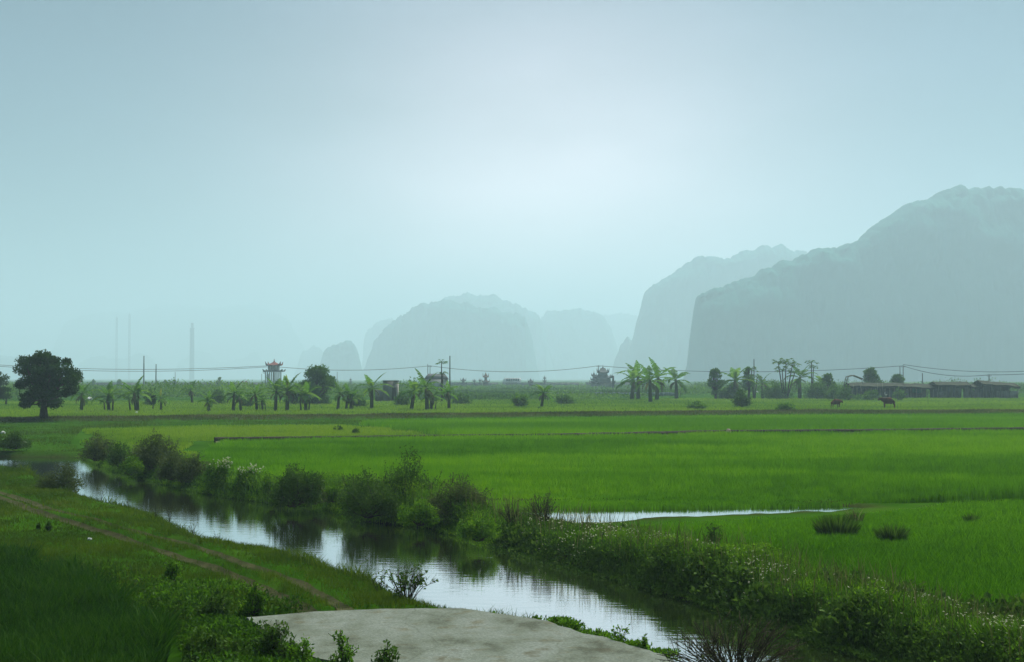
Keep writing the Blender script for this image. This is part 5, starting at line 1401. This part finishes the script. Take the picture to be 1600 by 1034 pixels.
shed('rightmost dark shed with a roof sloping down to the right', 1535, 1590, 596.5, 622, 245, [(0.0, .35, .82, M_DARKW, 0), (.4, 1.0, .5, M_CEM, 0)], slope=(-.55, 0), posts=5, seed=5)
# leaning bamboo poles before the first shed
for i, (px, tp, ln) in enumerate([(1343, 592, .3), (1347, 594, -.5), (1370, 596, .1), (1380, 597, -.2), (1332, 600, .15)]):
    Y = 240; x = (px - CX) / F * Y; H = PD(px, tp, Y)[2]
    o = MB().tube([(0, 0, -.2), (ln * .5, 0, H * .5), (ln, 0, H)], [.05, .045, .03], 6).build('bamboo_stake', M_PLANK)
    o.location = (x, Y, 0)
    tag(o, ['tallest bamboo stake leaning right before the long shed', 'bamboo stake leaning left across the tallest one', 'upright bamboo stake midway along the long shed',
            'bamboo stake nearest behind the standing cow', 'short bamboo stake at the left end of the long shed'][i], 'stake', 'bamboo stakes before the long shed')
# arched frame
Y = 262; x = (1334 - CX) / F * Y; t = thing('hoop_frame', 'low curved bamboo hoop frame behind the long shed', 'frame', (x, Y, 0)); k = Y / F
for s in (0, 1.6):
    MB().tube([(-15 * k, s, 1.0), (-9 * k, s, PD(0, 587.5, Y)[2]), (0, s, PD(0, 585.5, Y)[2]), (8 * k, s, PD(0, 588.5, Y)[2]), (16 * k, s, PD(0, 592, Y)[2])], [.1] * 5, 6).build('hoop', M_PLANK, t)
MB().tube([(-15 * k, 0, 1.0), (-15 * k, .8, 1.0), (-15 * k, 1.6, 1.0)], [.07] * 3, 6).build('tie_bar', M_PLANK, t)

# ------------------------------------------------------------------ cows and egret
def skin(name, pts, edges, rad, mat, parent=None, root=0, sub=2):
    me = bpy.data.meshes.new(name); me.from_pydata(pts, edges, [])
    o = bpy.data.objects.new(name, me); COL.objects.link(o)
    m = o.modifiers.new('skin', 'SKIN'); m.use_smooth_shade = True
    for v, r in zip(me.skin_vertices[0].data, rad):
        v.radius = r if isinstance(r, tuple) else (r, r); v.use_root = False
    me.skin_vertices[0].data[root].use_root = True
    o.modifiers.new('sub', 'SUBSURF').render_levels = sub
    dg = bpy.context.evaluated_depsgraph_get(); dg.update()
    nm = bpy.data.meshes.new_from_object(o.evaluated_get(dg)); nm.name = name
    bpy.data.objects.remove(o); bpy.data.meshes.remove(me)
    nm.materials.clear()
    return link(name, nm, mat, parent)
M_COW = mat_plain('brown_hide', (0.10, 0.036, 0.014), (0.060, 0.022, 0.010), 2.2, rough=.8)
M_HORN = mat_plain('horn', (0.10, 0.085, 0.06), (0.06, 0.05, 0.04), 5)
def cow(label, px, base, H, rz, grazing=False, seed=0):
    x, y, z = ground_at(px, base)
    t = thing('cow', label, 'cow', (x, y, z), rz, 'brown cows in the far meadow')
    # facing +X; withers height 1
    P = [(-.55, 0, .80), (-.25, 0, .74), (.10, 0, .70), (.42, 0, .74), (.62, 0, .86), (.78, 0, .93), (.90, 0, .91), (1.08, 0, .78)]
    Rr = [(.20, .25), (.25, .31), (.27, .34), (.23, .31), (.15, .21), (.12, .14), (.115, .125), (.075, .08)]
    if grazing:
        P[4:] = [(.62, 0, .80), (.78, 0, .80), (.88, 0, .76), (1.03, 0, .62)]
    E = [(i, i + 1) for i in range(7)]
    def limb(a, pts, rs):
        p = a
        for q, r in zip(pts, rs):
            P.append(q); Rr.append((r, r)); E.append((p, len(P) - 1)); p = len(P) - 1
    for s in (-1, 1):
        limb(0, [(-.50, s * .15, .62), (-.44, s * .15, .50), (-.56, s * .15, .30), (-.53, s * .15, .10), (-.50, s * .15, .02)], [.125, .085, .052, .042, .055])
        limb(3, [(.42, s * .14, .58), (.42, s * .14, .34), (.41, s * .14, .12), (.43, s * .14, .02)], [.095, .058, .042, .055])
    P2 = [tuple(c * H for c in p) for p in P]; R2 = [(a * H, b_ * H) for a, b_ in Rr]
    skin('body', P2, E, R2, M_COW, t, root=2)
    mb = MB().tube(np.array([(-.66, 0, .93), (-.74, 0, .80), (-.74, .02, .55), (-.73, .02, .40)]) * H, np.array([.030, .022, .018, .014]) * H, 6)
    mb.lathe((-.73 * H, .02 * H, .40 * H), [(.012 * H, 0), (.04 * H, -.05 * H), (.03 * H, -.13 * H), (.002, -.18 * H)], 8).build('tail', M_COW, t, True)
    hx, hz_ = P[6][0], P[6][2]
    for s in (-1, 1):
        MB().tube(np.array([(hx - .02, s * .06, hz_ + .08), (hx, s * .12, hz_ + .15), (hx + .05, s * .13, hz_ + .24)]) * H, np.array([.024, .018, .005]) * H, 6).build('horn', M_HORN, t, True)
        MB().lathe((0, 0, 0), [(.005, 0), (.035 * H, .05 * H), (.03 * H, .10 * H), (.003, .14 * H)], 8).build('ear', M_COW, t, True)
        e = t.children[-1]; e.location = ((hx - .05) * H, s * .07 * H, (hz_ + .03) * H); e.rotation_euler = (-s * 1.75, 0, 0)
        MB().lathe((0, 0, 0), [(.002, -.018 * H), (.018 * H, 0), (.002, .018 * H)], 8).build('eye', M_RUB, t, True)
        e = t.children[-1]; e.location = ((hx + .03) * H, s * .085 * H, (hz_ + .03) * H)
    return x, y, z
cow('smaller brown cow standing with its rump to the road, left of the two', 1306, 637, 1.02, math.radians(28), True, 1)
cx_, cy_, cz_ = cow('larger brown cow standing side on before the thatched sheds', 1389, 637, 1.18, math.radians(176), False, 2)
M_EGRET = mat_plain('white_plumage', (0.72, 0.74, 0.70), (0.80, 0.80, 0.78), 5)
t = thing('egret', 'white egret standing on the back of the larger cow', 'bird', (cx_ - .34, cy_, cz_ + 1.24), math.radians(170))
pts = [(-.16, 0, .30), (0, 0, .30), (.10, 0, .36), (.13, 0, .46), (.10, 0, .54), (.14, 0, .60), (-.02, .03, .14), (-.02, .03, .0), (-.02, -.03, .14), (-.02, -.03, .0)]
skin('body', [(a, b_, c) for a, b_, c in pts], [(0, 1), (1, 2), (2, 3), (3, 4), (4, 5), (1, 6), (6, 7), (1, 8), (8, 9)], [.04, .085, .05, .028, .025, .034, .014, .012, .014, .012], M_EGRET, t, root=1)
MB().tube([(.16, 0, .60), (.27, 0, .585)], [.014, .003], 6).build('beak', M_HORN, t)

# ------------------------------------------------------------------ small things lying about
M_SCRAP = mat_plain('white_plastic', (0.62, 0.64, 0.62), (0.5, 0.52, 0.5), 6, rough=.5)
M_ORANGE = mat_plain('orange_plastic', (0.55, 0.09, 0.03), (0.42, 0.06, 0.02), 5, rough=.5)
M_PINK = mat_plain('faded_pink_plastic', (0.50, 0.34, 0.32), (0.36, 0.22, 0.2), 8, rough=.5)
def scrap(name, label, cat, px, py, w_px, mat, seed, z=None, squash=.7, group=None):
    if z is None: x, y, z = ground_at(px, py)
    else: x, y = G(px, py, z)
    r = w_px / 2 / F * y
    bm = bmesh.new(); bmesh.ops.create_icosphere(bm, subdivisions=3, radius=1)
    for v in bm.verts:
        d = 1 + .45 * noise.noise(v.co * 1.6 + Vector((seed, 0, 0))) + .2 * noise.noise(v.co * 4 + Vector((0, seed, 0)))
        v.co = Vector((v.co.x * d, v.co.y * d, v.co.z * d * squash)) * r
    me = bpy.data.meshes.new(name); bm.to_mesh(me); bm.free()
    o = link(name, me, mat); o.location = (x, y, z + r * squash * .6)
    return tag(o, label, cat, group)
scrap('plastic_bag', 'orange plastic bag floating by the far bank', 'bag', 378, 770, 10, M_ORANGE, 1, z=ZW)
scrap('plastic_scrap', 'small white scrap on the turf left of the wheel track', 'litter', 140, 843, 7, M_SCRAP, 2)
scrap('plastic_scrap', 'white scrap on the far dike below the left bananas', 'litter', 213, 645, 5, M_SCRAP, 3)
scrap('plastic_scrap', 'white scrap by the water at the far left bank', 'litter', 4, 709, 7, M_SCRAP, 4)
scrap('plastic_scrap', 'pale scrap in the grass above the far left bank', 'litter', 36, 695, 8, M_SCRAP, 5, squash=.4)
scrap('plastic_scrap', 'faded pink scrap standing on the dark mud bank', 'litter', 1138, 675, 8, M_PINK, 6, z=.25, squash=.9)
scrap('plastic_scrap', 'pale flat scrap beside the mud bank left of the pink scrap', 'litter', 1118, 682, 8, M_SCRAP, 7, squash=.3)
scrap('plastic_scrap', 'tiny white scrap beside the mud bank right of the pink scrap', 'litter', 1162, 683, 4, M_SCRAP, 8)
scrap('plastic_scrap', 'white scrap in the meadow right of the soft round tree', 'litter', 503, 630, 5, M_SCRAP, 9)
scrap('plastic_scrap', 'white scrap in the undergrowth of the right grove', 'litter', 1183, 612, 4, M_SCRAP, 10, z=.6)
scrap('plastic_sheet', 'white sheet heaped on the ground behind the half hidden banana', 'sheet', 139, 624, 11, M_SCRAP, 11, squash=.5)
# ------------------------------------------------------------------ haze
m_haze, n, l, out = new_mat('valley_haze')
pv = n.new('ShaderNodeVolumePrincipled')
pv.inputs['Color'].default_value = (0.585, 0.80, 0.885, 1)
pv.inputs['Density'].default_value = 0.000525
pv.inputs['Anisotropy'].default_value = 0.25
l.new(pv.outputs[0], out.inputs['Volume'])
bm = bmesh.new(); bmesh.ops.create_cube(bm, size=1.0)
me = bpy.data.meshes.new('haze'); bm.to_mesh(me); bm.free()
hz_o = tag(link('haze', me, m_haze), kind='stuff')
hz_o.location = (0, 4500, 192); hz_o.scale = (16000, 10200, 396)
